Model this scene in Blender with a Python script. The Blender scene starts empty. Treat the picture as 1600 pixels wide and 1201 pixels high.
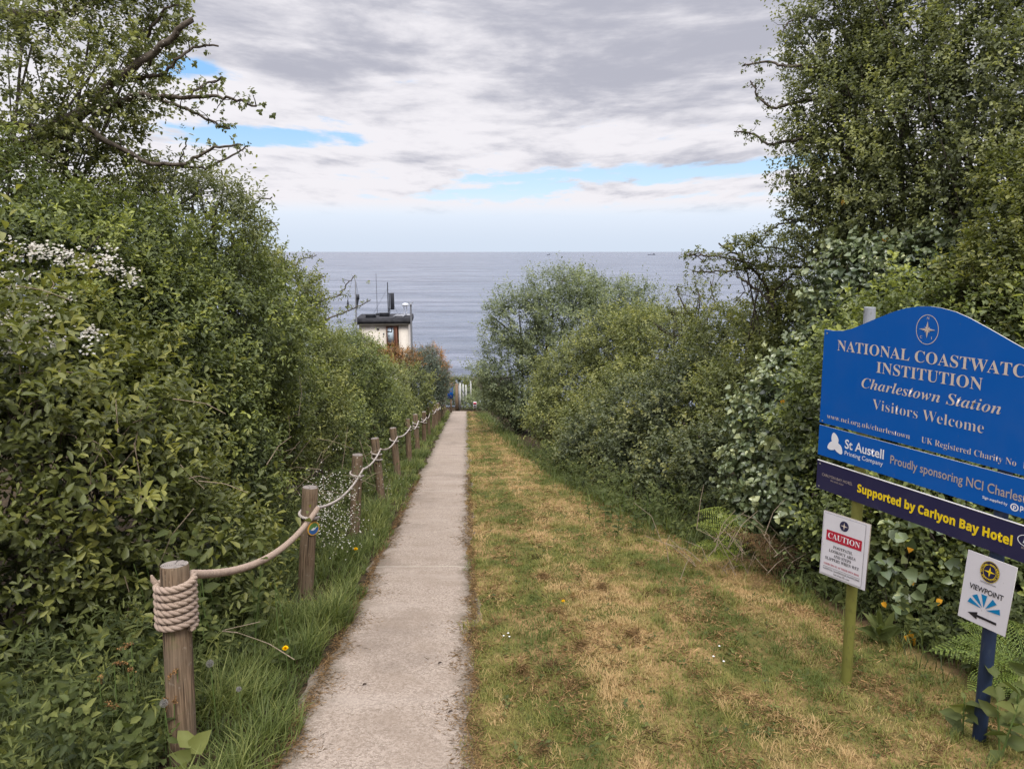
import bpy, math, numpy as np
from mathutils import Vector, Matrix
R_ = math.radians
SC = bpy.context.scene
COL = SC.collection
# ------------------------------------------------------------------ camera
F_PX = 1100.0
PITCH = math.atan(207.5 / F_PX)
SLOPE = math.tan(math.atan(202.0 / F_PX))
HC = 1.65 / math.cos(math.atan(SLOPE))
cam_d = bpy.data.cameras.new('camera'); cam = bpy.data.objects.new('camera', cam_d); COL.objects.link(cam)
cam.location = (0, 0, HC); cam.rotation_euler = (math.pi/2 - PITCH, 0, 0)
cam_d.sensor_width = 36; cam_d.lens = 36*F_PX/1600; cam_d.clip_start = .05; cam_d.clip_end = 120000
SC.camera = cam
# ------------------------------------------------------------------ light
SUN_EL, SUN_AZ = 60.0, 165.0          # degrees; azimuth from the view direction, clockwise
sun_d = bpy.data.lights.new('sun', 'SUN'); sun_d.energy = 1.5; sun_d.angle = R_(20); sun_d.color = (1, .95, .88)
sun = bpy.data.objects.new('sun', sun_d); COL.objects.link(sun)
sv = Vector((math.sin(R_(SUN_AZ))*math.cos(R_(SUN_EL)), math.cos(R_(SUN_AZ))*math.cos(R_(SUN_EL)), math.sin(R_(SUN_EL))))
sun.rotation_euler = sv.to_track_quat('Z', 'Y').to_euler()
SC.view_settings.view_transform = 'Standard'; SC.view_settings.look = 'None'
SC.view_settings.exposure = 1.13; SC.view_settings.gamma = 1
SC.cycles.max_bounces = 7; SC.cycles.diffuse_bounces = 5; SC.cycles.glossy_bounces = 2; SC.cycles.transmission_bounces = 4
SC.cycles.use_denoising = True

class NT:
    """small helper to write node trees as expressions"""
    def __init__(s, nt): s.nt = nt; s.n = nt.nodes; s.l = nt.links
    def node(s, typ, **kw):
        n = s.n.new(typ)
        for k, v in kw.items():
            if k == 'ins':
                for i, x in v.items(): s.put(n.inputs[i], x)
            else: setattr(n, k, v)
        return n
    def put(s, sock, x):
        if hasattr(x, 'is_output'): s.l.new(x, sock)
        elif isinstance(x, (int, float)):
            try: sock.default_value = x
            except Exception: sock.default_value = (x, x, x)
        else:
            if len(x) == 3 and len(sock.default_value) == 4: x = (*x, 1)
            sock.default_value = x
    def m(s, op, a, b=0.0, c=0.0, clamp=False):
        n = s.node('ShaderNodeMath', operation=op, use_clamp=clamp)
        for i, x in enumerate((a, b, c)): s.put(n.inputs[i], x)
        return n.outputs[0]
    def vm(s, op, a, b=(0, 0, 0)):
        n = s.node('ShaderNodeVectorMath', operation=op); s.put(n.inputs[0], a); s.put(n.inputs[1], b)
        return n.outputs[0]
    def xyz(s, v):
        n = s.node('ShaderNodeSeparateXYZ'); s.put(n.inputs[0], v); return n.outputs
    def cxyz(s, x, y, z=0.0):
        n = s.node('ShaderNodeCombineXYZ'); s.put(n.inputs[0], x); s.put(n.inputs[1], y); s.put(n.inputs[2], z); return n.outputs[0]
    def noise(s, v, scale=1.0, detail=2.0, rough=.5, dist=0.0):
        n = s.node('ShaderNodeTexNoise'); s.put(n.inputs['Vector'], v)
        n.inputs['Scale'].default_value = scale; n.inputs['Detail'].default_value = detail
        n.inputs['Roughness'].default_value = rough; n.inputs['Distortion'].default_value = dist
        return n.outputs[0]
    def vor(s, v, scale=1.0, feature='F1'):
        n = s.node('ShaderNodeTexVoronoi', feature=feature); s.put(n.inputs['Vector'], v); n.inputs['Scale'].default_value = scale
        return n.outputs
    def ss(s, x, a, b, lo=0.0, hi=1.0):
        n = s.node('ShaderNodeMapRange', interpolation_type='SMOOTHSTEP')
        for i, v in enumerate((x, a, b, lo, hi)): s.put(n.inputs[i], v)
        return n.outputs[0]
    def lin(s, x, a, b, lo=0.0, hi=1.0):
        n = s.node('ShaderNodeMapRange')
        for i, v in enumerate((x, a, b, lo, hi)): s.put(n.inputs[i], v)
        return n.outputs[0]
    def mix(s, f, a, b, blend='MIX'):
        n = s.node('ShaderNodeMix', data_type='RGBA', blend_type=blend)
        s.put(n.inputs[0], f); s.put(n.inputs[6], a); s.put(n.inputs[7], b); return n.outputs[2]
    def bump(s, h, strength=.3, dist=.01, normal=None):
        n = s.node('ShaderNodeBump'); n.inputs['Strength'].default_value = strength; n.inputs['Distance'].default_value = dist
        s.put(n.inputs['Height'], h)
        if normal is not None: s.put(n.inputs['Normal'], normal)
        return n.outputs[0]

# ------------------------------------------------------------------ sky
W = bpy.data.worlds.new('World'); SC.world = W; W.use_nodes = True
t = NT(W.node_tree); t.n.clear()
skyt = t.node('ShaderNodeTexSky', sky_type='NISHITA', sun_disc=False, sun_elevation=R_(SUN_EL), sun_rotation=R_(SUN_AZ))
d = t.node('ShaderNodeTexCoord').outputs['Generated']
dx, dy, dz = t.xyz(d)
el = t.m('MULTIPLY', t.m('ARCSINE', dz), 57.2958)
az = t.m('MULTIPLY', t.m('ARCTAN2', dx, dy), 57.2958)
ww = t.m('ADD', t.m('MAXIMUM', el, 0.0), 4.0)
cu_ = t.m('DIVIDE', t.m('MULTIPLY', az, 1.1), ww); cv_ = t.m('MULTIPLY', t.m('LOGARITHM', ww, 2.71828), 4.6)
cp = t.cxyz(cu_, cv_, 0.0)
n_big = t.noise(t.vm('ADD', cp, (3.1, 7.7, 0)), .55, 3, .5)
n_mid = t.noise(t.vm('ADD', cp, (11.3, 2.2, 0)), 1.25, 7, .60, .25)
n_up = t.noise(t.vm('ADD', cp, (11.26, 2.36, 0)), 1.25, 7, .60, .25)
n_fine = t.noise(t.vm('ADD', cp, (1.7, 4.1, 0)), 4.2, 6, .62, .15)
def ell(a0, e0, wa, we, tilt=0.0):     # soft window in the cloud sheet, by compass direction
    ex = t.m('DIVIDE', t.m('SUBTRACT', az, a0), wa)
    ey = t.m('DIVIDE', t.m('SUBTRACT', t.m('SUBTRACT', el, e0), t.m('MULTIPLY', t.m('SUBTRACT', az, a0), tilt)), we)
    q = t.m('ADD', t.m('MULTIPLY', ex, ex), t.m('MULTIPLY', ey, ey))
    return t.m('EXPONENT', t.m('MULTIPLY', q, -1.0))
gap = t.m('ADD', ell(-21, 8.3, 7.5, .85, -.03), t.m('ADD', t.m('MULTIPLY', ell(3, 5.7, 9, .9), .8), t.m('MULTIPLY', ell(17, 6.2, 10, .9, .03), .95)))
gap = t.m('ADD', gap, t.m('MULTIPLY', ell(-23.5, 12.6, 2.6, .7), .9))
gap = t.m('ADD', gap, t.m('MULTIPLY', ell(-3, 4.4, 7, .7), .7))
gap = t.m('ADD', gap, t.m('MULTIPLY', ell(21, 4.2, 6, .45), .35))
dens = t.m('ADD', t.m('ADD', t.m('MULTIPLY', n_mid, 1.4), t.m('MULTIPLY', n_fine, .55)), t.m('MULTIPLY', n_big, .35))
dens = t.m('SUBTRACT', t.m('ADD', dens, .02), t.m('MULTIPLY', gap, .56))
cover = t.ss(dens, .72, .98)
cover = t.m('MULTIPLY', cover, t.ss(el, 2.5, 4.0))
# thickness: white thin sheets low and to the left, slate undersides high up and to the right
thick = t.m('ADD', t.m('MULTIPLY', n_big, 1.0), t.m('ADD', t.m('MULTIPLY', n_mid, 1.5), t.m('MULTIPLY', n_fine, .5)))
thick = t.m('SUBTRACT', thick, .39)
thick = t.m('ADD', thick, t.lin(el, 4, 19, -.24, .16))
thick = t.m('ADD', thick, t.lin(az, -30, 30, -.10, .10))
thick = t.m('ADD', thick, t.m('MULTIPLY', ell(12, 14, 14, 5), .10))
thick = t.m('ADD', thick, t.m('MULTIPLY', t.m('SUBTRACT', n_up, n_mid), 1.7))
shade = t.ss(thick, .84, 1.46)
cl = t.mix(shade, (.415, .405, .425), (.222, .225, .262))
zen = t.ss(el, 22, 58, 1.0, 5.0)                     # an overcast sky is brightest overhead
cl = t.mix(1.0, cl, t.cxyz(zen, zen, zen), 'MULTIPLY')
blue = t.mix(t.ss(el, 2.0, 12.0), (0.2788, 0.3608, 0.4592), (0.1148, 0.2542, 0.451))
skc = t.node('ShaderNodeVectorMath', operation='SCALE'); t.put(skc.inputs[0], skyt.outputs[0]); skc.inputs['Scale'].default_value = .10
blue = t.mix(.25, blue, skc.outputs[0])
hz = t.mix(t.ss(el, .0, 4.5), (0.3101, 0.3519, 0.4149), (0.3802, 0.4138, 0.469))
blue = t.mix(t.ss(el, 2.2, 5.0), hz, blue)
col = t.mix(cover, blue, cl)
bg = t.node('ShaderNodeBackground'); t.put(bg.inputs[0], col); bg.inputs[1].default_value = 1.0
bg2 = t.node('ShaderNodeBackground'); t.put(bg2.inputs[0], skyt.outputs[0]); bg2.inputs[1].default_value = .05
out = t.node('ShaderNodeOutputWorld')
t.l.new(bg.outputs[0], out.inputs[0])

# ------------------------------------------------------------------ geometry helpers
RNG = np.random.default_rng(7)
CAM = np.array([0, 0, HC]); FW = np.array([0, math.cos(PITCH), -math.sin(PITCH)]); UP = np.array([0, math.sin(PITCH), math.cos(PITCH)]); RT = np.array([1., 0, 0])
def ray(px, py): return FW + (px-800)/F_PX*RT + (600.5-py)/F_PX*UP
def at(px, py, Z): return CAM + Z*ray(px, py)
def cliff(y):
    y = np.asarray(y, float)
    return -SLOPE*np.minimum(y, 44) - np.clip(y-44, 0, 8)*.3 - np.clip(y-52, 0, 60)*.62
def gz(x, y):
    x = np.asarray(x, float); y = np.asarray(y, float)
    z = cliff(y)
    lum = .014*np.sin(x*3.1+y*1.7)*np.sin(y*2.3-x*1.1+1.3) + .008*np.sin(x*8.3+1)*np.sin(y*7.1+x*2)
    onp = np.clip(np.abs(x - path_c(y)) - .42, 0, .2)/.2
    return z + lum*onp + .02*onp*np.clip(np.abs(x-path_c(y))-.45, 0, 1)
def path_c(y): return -.60 - .066*(np.asarray(y, float)-3)
def G(px, py):
    dd = ray(px, py); tt = -HC/(dd[2]+SLOPE*dd[1]); p = CAM+tt*dd
    p[2] = gz(p[0], p[1]); return p
def zof(p): return float((np.asarray(p)-CAM) @ FW)

def mesh_obj(name, V, faces, mats, parent=None, tint=None, smooth=False, mi=None):
    """faces: list of int arrays, each (n,k)"""
    V = np.asarray(V, float).reshape(-1, 3)
    if parent is not None:
        r = parent
        while r.parent: r = r.parent
        V = V - np.array(r.location)
    me = bpy.data.meshes.new(name)
    faces = [np.asarray(f, np.int64) for f in faces if len(f)]
    me.vertices.add(len(V)); me.vertices.foreach_set('co', V.astype(np.float32).ravel())
    nl = sum(f.size for f in faces); nf = sum(len(f) for f in faces)
    me.loops.add(nl); me.polygons.add(nf)
    me.loops.foreach_set('vertex_index', np.concatenate([f.ravel() for f in faces]).astype(np.int32))
    tot = np.concatenate([np.full(len(f), f.shape[1]) for f in faces])
    st = np.concatenate([[0], np.cumsum(tot)[:-1]])
    me.polygons.foreach_set('loop_start', st.astype(np.int32))
    if mi is not None: me.polygons.foreach_set('material_index', np.asarray(mi, np.int32))
    me.update(calc_edges=True)
    if smooth: me.polygons.foreach_set('use_smooth', np.ones(nf, bool))
    if tint is not None:
        a = me.attributes.new('tint', 'FLOAT', 'FACE'); a.data.foreach_set('value', np.asarray(tint, np.float32))
    for m in (mats if isinstance(mats, (list, tuple)) else [mats]): me.materials.append(m)
    o = bpy.data.objects.new(name, me); COL.objects.link(o)
    if parent is not None: o.parent = parent
    return o
def tag(o, label=None, cat=None, group=None, kind=None):
    for k, v in (('label', label), ('category', cat), ('group', group), ('kind', kind)):
        if v: o[k] = v
    return o
def thing(name, label, cat, loc, group=None):
    o = bpy.data.objects.new(name, None); COL.objects.link(o); o.location = tuple(float(c) for c in loc); o.empty_display_size = .1
    return tag(o, label, cat, group)

class MB:
    def __init__(s): s.V = []; s.F = {}; s.T = {}; s.M = {}; s.n = 0
    def add(s, V, faces, tint=None, m=0):
        V = np.asarray(V, float).reshape(-1, 3)
        for f in faces:
            f = np.asarray(f, np.int64)
            if not len(f): continue
            k = f.shape[1]
            s.F.setdefault(k, []).append(f+s.n)
            tt = np.zeros(len(f)) if tint is None else (np.full(len(f), tint) if np.isscalar(tint) else np.asarray(tint))
            s.T.setdefault(k, []).append(tt); s.M.setdefault(k, []).append(np.full(len(f), m))
        s.V.append(V); s.n += len(V); return s
    def build(s, name, mats, parent=None, smooth=False):
        ks = sorted(s.F)
        return mesh_obj(name, np.concatenate(s.V), [np.concatenate(s.F[k]) for k in ks], mats, parent,
                        np.concatenate([np.concatenate(s.T[k]) for k in ks]), smooth, np.concatenate([np.concatenate(s.M[k]) for k in ks]))
    def box(s, c, sx, sy, sz, ax=None, m=0, tint=0.0):
        c = np.asarray(c, float); ax = np.eye(3) if ax is None else np.asarray(ax)
        q = np.array([(i, j, k) for k in (-.5, .5) for j in (-.5, .5) for i in (-.5, .5)])*np.array([sx, sy, sz])
        return s.add(c+q@ax, [[(0, 2, 3, 1), (4, 5, 7, 6), (0, 1, 5, 4), (2, 6, 7, 3), (0, 4, 6, 2), (1, 3, 7, 5)]], tint, m)
    def tube(s, P, r, sides=6, m=0, tint=0.0, cap=True):
        P = np.asarray(P, float); n = len(P); r = np.broadcast_to(np.asarray(r, float), (n,))
        T = np.gradient(P, axis=0); T /= np.linalg.norm(T, axis=1, keepdims=True)+1e-12
        a = np.array([0, 0, 1.]) if abs(T[0, 2]) < .9 else np.array([1., 0, 0])
        u = np.cross(T[0], a); u /= np.linalg.norm(u); Us = [u]
        for i in range(1, n):
            u = Us[-1]-T[i]*(Us[-1]@T[i]); Us.append(u/(np.linalg.norm(u)+1e-12))
        Us = np.array(Us); Ws = np.cross(T, Us)
        th = np.arange(sides)*2*math.pi/sides
        V = P[:, None]+r[:, None, None]*(np.cos(th)[None, :, None]*Us[:, None]+np.sin(th)[None, :, None]*Ws[:, None])
        i = np.arange(n-1)[:, None]*sides; j = np.arange(sides)[None]; j2 = (j+1) % sides
        f = np.stack([i+j, i+j2, i+sides+j2, i+sides+j], -1).reshape(-1, 4)
        s.add(V.reshape(-1, 3), [f], tint, m)
        if cap:
            for e, k in ((0, range(sides-1, -1, -1)), (n-1, range(sides))):
                s.add(V[e], [[tuple(k)]], tint, m)
        return s
def unit(v): return v/(np.linalg.norm(v, axis=-1, keepdims=True)+1e-9)

PROF = {'ovate': ((.28, .5), (.68, .36)), 'obov': ((.38, .34), (.75, .5)), 'lance': ((.3, .5), (.65, .4)), 'round': ((.15, .52), (.6, .46)), 'heart': ((.02, .5), (.5, .46))}
def leaves(mb, P, D, N, L, Wd, T, prof='ovate', simple=False, fold=.22, m=0):
    n = len(P)
    if n == 0: return
    D = unit(D); S = unit(np.cross(D, N)); N = np.cross(S, D)
    L = np.broadcast_to(L, (n,))[:, None]; Wd = np.broadcast_to(Wd, (n,))[:, None]
    (a, wa), (b, wb) = PROF[prof]
    dr = -.12*L*N
    if simple:
        q = P+D*L*.45; up = N*Wd*fold*.6
        V = np.stack([P, q-S*Wd*.5+up, P+D*L+dr, q+S*Wd*.5+up], 1).reshape(-1, 3)
        b0 = np.arange(n)[:, None]*4
        F = np.concatenate([b0+np.array([[0, 1, 2]]), b0+np.array([[0, 2, 3]])], 1).reshape(-1, 3)
    else:
        up = N*Wd*fold
        r1 = P+D*L*a-S*Wd*wa+up; r2 = P+D*L*b-S*Wd*wb+up+dr*.3; l1 = P+D*L*a+S*Wd*wa+up; l2 = P+D*L*b+S*Wd*wb+up+dr*.3
        V = np.stack([P, r1, r2, P+D*L+dr, l2, l1], 1).reshape(-1, 3)
        b0 = np.arange(n)[:, None]*6
        F = np.concatenate([b0+np.array([[0, 1, 2, 3]]), b0+np.array([[0, 3, 4, 5]])], 1).reshape(-1, 4)
    mb.add(V, [F], np.repeat(T, 2), m)
def sprigs(mb, P, A, rng, n=7, sl=.14, ll=.055, lw=.024, T=.5, prof='ovate', simple=False, out=None, th=(.7, 1.25), face=.35, m=0, tip=.25):
    """n leaves set alternately along each short twig"""
    k = len(P)
    if k == 0: return
    A = unit(A); r = rng.normal(size=(k, 3)); u = unit(np.cross(A, r)); v = np.cross(A, u)
    T = np.broadcast_to(T, (k,)); zs = rng.uniform(.6, 1.35, k); sl = np.broadcast_to(sl, (k,))*rng.uniform(.7, 1.3, k)*zs
    q = (np.arange(n)+.5)/n
    ph = np.arange(n)[None]*2.4+rng.uniform(0, 6.28, (k, 1))+rng.normal(0, .35, (k, n))
    tt = (th[1]+(th[0]-th[1])*q)[None]+rng.normal(0, .2, (k, n))
    side = np.cos(ph)[..., None]*u[:, None]+np.sin(ph)[..., None]*v[:, None]
    D = A[:, None]*np.cos(tt)[..., None]+side*np.sin(tt)[..., None]
    D[..., 2] -= .12
    B = P[:, None]+A[:, None]*(sl[:, None]*q[None])[..., None]
    o = np.zeros((k, 3)) if out is None else out
    N = np.array([0, 0, 1.])*(1-face)+o[:, None]*face+rng.normal(0, .28, (k, n, 3))
    sc = rng.uniform(.65, 1.2, (k, n))*(1-.35*q[None]**2)*zs[:, None]
    tn = np.clip(T[:, None]+rng.normal(0, .09, (k, n))+tip*(q[None]-.5), 0, 1)
    leaves(mb, B.reshape(-1, 3), D.reshape(-1, 3), unit(N).reshape(-1, 3), (ll*sc).ravel(), (lw*sc*rng.uniform(.85, 1.15, (k, n))).ravel(), tn.ravel(), prof, simple, m=m)
def snoise(P, scale, seed):
    r = np.random.default_rng(seed); k = unit(r.normal(size=(9, 3)))*(2*math.pi/scale)*r.uniform(.6, 1.7, (9, 1)); ph = r.uniform(0, 6.28, 9)
    return np.sin(P@k.T+ph).sum(1)/3.0

# ------------------------------------------------------------------ materials
def mat(name, base=(.5, .5, .5), rough=.6, spec=.3, metal=0.0):
    m = bpy.data.materials.new(name); m.use_nodes = True; b = m.node_tree.nodes['Principled BSDF']
    b.inputs['Base Color'].default_value = (*base, 1); b.inputs['Roughness'].default_value = rough
    b.inputs['Specular IOR Level'].default_value = spec; b.inputs['Metallic'].default_value = metal
    return m
def tree_of(m): return NT(m.node_tree), m.node_tree.nodes['Principled BSDF'], m.node_tree.nodes['Material Output']
def leaf_mat(name, dark, mid, light, trans=.38, rough=.48, spec=.35):
    m = mat(name, mid, rough, spec); t, b, o = tree_of(m)
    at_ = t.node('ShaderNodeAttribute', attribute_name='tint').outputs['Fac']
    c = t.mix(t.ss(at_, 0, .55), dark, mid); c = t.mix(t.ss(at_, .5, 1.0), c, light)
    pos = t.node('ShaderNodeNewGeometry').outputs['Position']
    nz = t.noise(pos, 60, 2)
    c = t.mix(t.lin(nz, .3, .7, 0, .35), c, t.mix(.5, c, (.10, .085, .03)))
    t.put(b.inputs['Base Color'], c)
    tr = t.node('ShaderNodeBsdfTranslucent'); t.put(tr.inputs[0], t.mix(.5, c, t.mix(1.0, c, (1.5, 1.5, .5), 'MULTIPLY')))
    mx = t.node('ShaderNodeMixShader'); mx.inputs[0].default_value = trans
    t.l.new(b.outputs[0], mx.inputs[1]); t.l.new(tr.outputs[0], mx.inputs[2]); t.l.new(mx.outputs[0], o.inputs[0])
    return m
LM = {
 'hedge': leaf_mat('hedge leaf', (0.048, 0.068, 0.027), (0.123, 0.155, 0.049), (0.320, 0.352, 0.082)),
 'fresh': leaf_mat('fresh green leaf', (0.0432, 0.05776, 0.0216), (0.1072, 0.1254, 0.0328), (0.2472, 0.247, 0.0568)),
 'thorn': leaf_mat('thorn leaf', (0.060, 0.078, 0.041), (0.140, 0.162, 0.068), (0.297, 0.312, 0.113)),
 'grey': leaf_mat('grey green leaf', (0.067, 0.092, 0.054), (0.152, 0.187, 0.097), (0.288, 0.322, 0.146)),
 'olive': leaf_mat('olive leaf', (0.05952, 0.076, 0.0272), (0.1459, 0.1691, 0.0528), (0.3264, 0.3277, 0.1)),
 'bramble': leaf_mat('bramble leaf', (0.044, 0.062, 0.035), (0.118, 0.140, 0.065), (0.274, 0.272, 0.095)),
 'ivy': leaf_mat('ivy leaf', (0.047, 0.076, 0.034), (0.119, 0.155, 0.070), (0.288, 0.312, 0.135), .12, .32, .5),
 'dark': leaf_mat('dark evergreen leaf', (0.027, 0.041, 0.029), (0.061, 0.083, 0.053), (0.126, 0.151, 0.084), .12),
 'russet': leaf_mat('russet leaf', (0.098, 0.058, 0.022), (0.247, 0.135, 0.047), (0.439, 0.201, 0.060)),
 'herb': leaf_mat('herb leaf', (0.03108, 0.0456, 0.0152), (0.07812, 0.1003, 0.02964), (0.1814, 0.1976, 0.05548), .38, .6, .18),
 'fern': leaf_mat('fern leaf', (0.048, 0.087, 0.019), (0.144, 0.208, 0.034), (0.322, 0.361, 0.057)),
 'deadfern': leaf_mat('dead bracken', (0.03, 0.019, 0.011), (0.105, 0.060, 0.030), (0.30, 0.16, 0.06), .15, .7, .1),
 'grass': leaf_mat('long grass', (0.03588, 0.05456, 0.01445), (0.09936, 0.132, 0.03315), (0.2558, 0.2728, 0.0884), .38, .55, .22),
 'lawn': leaf_mat('mown grass blade', (0.07022, 0.09391, 0.01616), (0.1737, 0.1698, 0.03854), (0.3992, 0.2709, 0.1243), .25, .6, .2),
 'straw': leaf_mat('dry cuttings', (0.05762, 0.03629, 0.01882), (0.2305, 0.1399, 0.06384), (0.4775, 0.31, 0.1478), .15, .75, .1),
 'blossom': leaf_mat('blossom petal', (0.324, 0.288, 0.2376), (0.4752, 0.4464, 0.3888), (0.576, 0.5616, 0.5184), .25),
 'purple': leaf_mat('purple brown scrub', (0.047, 0.035, 0.038), (0.114, 0.076, 0.077), (0.207, 0.141, 0.112), .1),
}
def bark(name, a, b_, sc=30):
    m = mat(name, a, .85, .15); t, b, o = tree_of(m)
    pos = t.node('ShaderNodeNewGeometry').outputs['Position']
    n = t.noise(pos, sc, 4, .6); t.put(b.inputs['Base Color'], t.mix(t.lin(n, .3, .7), a, b_))
    t.put(b.inputs['Normal'], t.bump(n, .6, .01)); return m
BARK = bark('grey brown bark', (.045, .036, .028), (.12, .10, .078))
TWIG = bark('dry twig', (.13, .10, .07), (.30, .24, .17), 60)
STEM = mat('green stem', (.10, .15, .04), .6)

# ------------------------------------------------------------------ ground, path, sea
def axis(parts):
    o = []
    for a, b, st in parts: o.append(np.arange(a, b-1e-6, st))
    return np.concatenate(o+[[parts[-1][1]]])
gx = axis([(-400, -60, 40), (-60, -12, 4), (-12, -3.2, .4), (-3.2, 3.6, .05), (3.6, 12, .4), (12, 60, 4), (60, 400, 40)])
gy = axis([(-60, -6, 6), (-6, 1.6, .4), (1.6, 9, .05), (9, 20, .12), (20, 40, .3), (40, 60, 1), (60, 118, 4)])
X, Y = np.meshgrid(gx, gy)
Zg = gz(X, Y); Zg += np.where((X > -3.2) & (X < 3.6) & (np.abs(X-path_c(Y)) > .5), RNG.normal(0, .004, X.shape), 0)
nx, ny = len(gx), len(gy); i = np.arange(ny-1)[:, None]*nx+np.arange(nx-1)[None]
gm = mat('turf and soil', (0.07052, 0.06052, 0.02427), .95, .1); t, b, o = tree_of(gm)
pos = t.node('ShaderNodeNewGeometry').outputs['Position']
n1 = t.noise(pos, 1.6, 5, .6); n2 = t.noise(pos, 22, 4, .65); n3 = t.noise(t.vm('ADD', pos, (5, 2, 1)), 5, 4, .6)
c = t.mix(t.ss(n1, .40, .62), (0.06699, 0.0706, 0.01699), (0.2257, 0.1446, 0.06371)); c = t.mix(t.ss(n3, .5, .7, 0, .7), c, (0.09168, 0.08069, 0.02184))
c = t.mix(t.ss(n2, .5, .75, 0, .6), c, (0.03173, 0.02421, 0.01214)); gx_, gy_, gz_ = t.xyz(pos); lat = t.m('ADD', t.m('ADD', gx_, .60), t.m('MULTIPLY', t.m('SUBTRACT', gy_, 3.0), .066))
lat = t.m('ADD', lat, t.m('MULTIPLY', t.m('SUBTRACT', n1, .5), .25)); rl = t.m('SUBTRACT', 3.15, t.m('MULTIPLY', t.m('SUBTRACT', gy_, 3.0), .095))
off = t.m('MAXIMUM', t.ss(lat, .3, .1), t.ss(t.m('SUBTRACT', lat, rl), -.1, .15))  # dark soil and litter off the lawn; right strip also paints hedge contact shade
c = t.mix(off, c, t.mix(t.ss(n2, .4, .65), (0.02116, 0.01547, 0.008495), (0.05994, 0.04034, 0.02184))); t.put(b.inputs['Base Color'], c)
t.put(b.inputs['Normal'], t.bump(n2, .8, .02))
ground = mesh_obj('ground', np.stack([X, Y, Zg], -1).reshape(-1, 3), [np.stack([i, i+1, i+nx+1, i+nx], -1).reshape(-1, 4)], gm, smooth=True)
tag(ground, kind='structure')

pm = mat('exposed aggregate concrete', (0.2755, 0.2468, 0.2017), .85, .2); t, b, o = tree_of(pm)
pos = t.node('ShaderNodeNewGeometry').outputs['Position']; x_, y_, z_ = t.xyz(pos)
g1 = t.vor(pos, 95)['Color']; gr = t.xyz(g1)[0]
n1 = t.noise(pos, 3.0, 5, .6); n2 = t.noise(pos, 160, 3, .7); n3 = t.noise(t.cxyz(t.m('MULTIPLY', x_, .6), t.m('MULTIPLY', y_, 2.2)), 1.3, 4, .6)
c = t.mix(t.lin(gr, 0, 1), (0.1515, 0.1164, 0.08741), (0.3031, 0.2468, 0.195))
c = t.mix(t.ss(n2, .48, .68, 0, .65), c, (0.3857, 0.3385, 0.2824)); c = t.mix(t.ss(n2, .46, .30, 0, .35), c, (0.06199, 0.04936, 0.03765))
c = t.mix(t.ss(n1, .42, .68, 0, .55), c, (0.186, 0.1446, 0.1076)); c = t.mix(t.ss(n3, .5, .72, 0, .5), c, (0.2893, 0.2433, 0.1984))
lat = t.m('ABSOLUTE', t.m('ADD', t.m('ADD', x_, .60), t.m('MULTIPLY', t.m('SUBTRACT', y_, 3.0), .066)))
n5 = t.noise(pos, 7, 5, .65); n6 = t.noise(pos, .9, 4, .6)
c = t.mix(t.m('MULTIPLY', t.ss(t.m('ADD', lat, t.m('MULTIPLY', t.m('SUBTRACT', n5, .5), .35)), .27, .45), .62), c, (0.05855, 0.04795, 0.02824))
c = t.mix(t.ss(n6, .52, .68, 0, .45), c, (0.1102, 0.08462, 0.06388))
jt = t.m('ABSOLUTE', t.m('SUBTRACT', t.m('FRACT', t.m('DIVIDE', t.m('ADD', t.m('SUBTRACT', y_, 5.83), t.m('MULTIPLY', n1, .03)), 4.2)), .5))
jw = t.ss(jt, .4968, .4985)
c = t.mix(t.m('MULTIPLY', jw, .8), c, (0.3306, 0.2962, 0.2353)); t.put(b.inputs['Base Color'], c)
t.put(b.inputs['Normal'], t.bump(t.m('ADD', t.m('MULTIPLY', gr, .5), n2), .5, .006))
ys = axis([(-4, 1.5, .5), (1.5, 12, .05), (12, 37.5, .15)])
def edge(y, sd): return .44+.03*np.sin(y*2.1+sd)+.026*np.sin(y*5.3+sd*2)+.012*np.sin(y*11.7+sd*3)+.008*np.sin(y*23+sd)
xs = np.linspace(-1, 1, 13)
Yp, Sp = np.meshgrid(ys, xs, indexing='ij')
Ep = np.where(Sp < 0, edge(Yp, 1.0), edge(Yp, 4.0))
Xp = path_c(Yp)+Sp*Ep; Zp = cliff(Yp)+.014-.012*np.abs(Sp)**6
i = np.arange(len(ys)-1)[:, None]*13+np.arange(12)[None]
path = mesh_obj('path', np.stack([Xp, Yp, Zp], -1).reshape(-1, 3), [np.stack([i, i+1, i+14, i+13], -1).reshape(-1, 4)], pm, smooth=True); tag(path, kind='structure')

SEA_Z = -42.0
sm = mat('sea water', (0.03018, 0.04248, 0.05789), .25, .5); t, b, o = tree_of(sm)
pos = t.node('ShaderNodeNewGeometry').outputs['Position']; x_, y_, z_ = t.xyz(pos)
dist = t.m('SQRT', t.m('ADD', t.m('MULTIPLY', x_, x_), t.m('MULTIPLY', y_, y_)))
w1 = t.noise(t.cxyz(t.m('MULTIPLY', x_, .55), y_), .35, 4, .6, .3); w2 = t.noise(t.cxyz(t.m('MULTIPLY', x_, .3), y_), .05, 4, .6)
w3 = t.noise(t.cxyz(t.m('MULTIPLY', x_, .25), y_), .006, 4, .55)
w5 = t.noise(t.cxyz(t.m('MULTIPLY', x_, .22), y_), .03, 9, .80, .1)
w4 = t.noise(t.cxyz(t.m('MULTIPLY', x_, .12), y_), .0011, 3, .55)
h = t.m('ADD', t.m('MULTIPLY', w1, 1.0), t.m('ADD', t.m('MULTIPLY', w2, 3.5), t.m('MULTIPLY', w3, 14.0)))
t.put(b.inputs['Normal'], t.bump(h, .9, 3.2))
c = t.mix(t.ss(w4, .4, .62), (0.09352, 0.1123, 0.1512), (0.1207, 0.1396, 0.1801)); c = t.mix(t.ss(w3, .42, .6, 0, .6), c, (0.07242, 0.08192, 0.1126))
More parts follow.
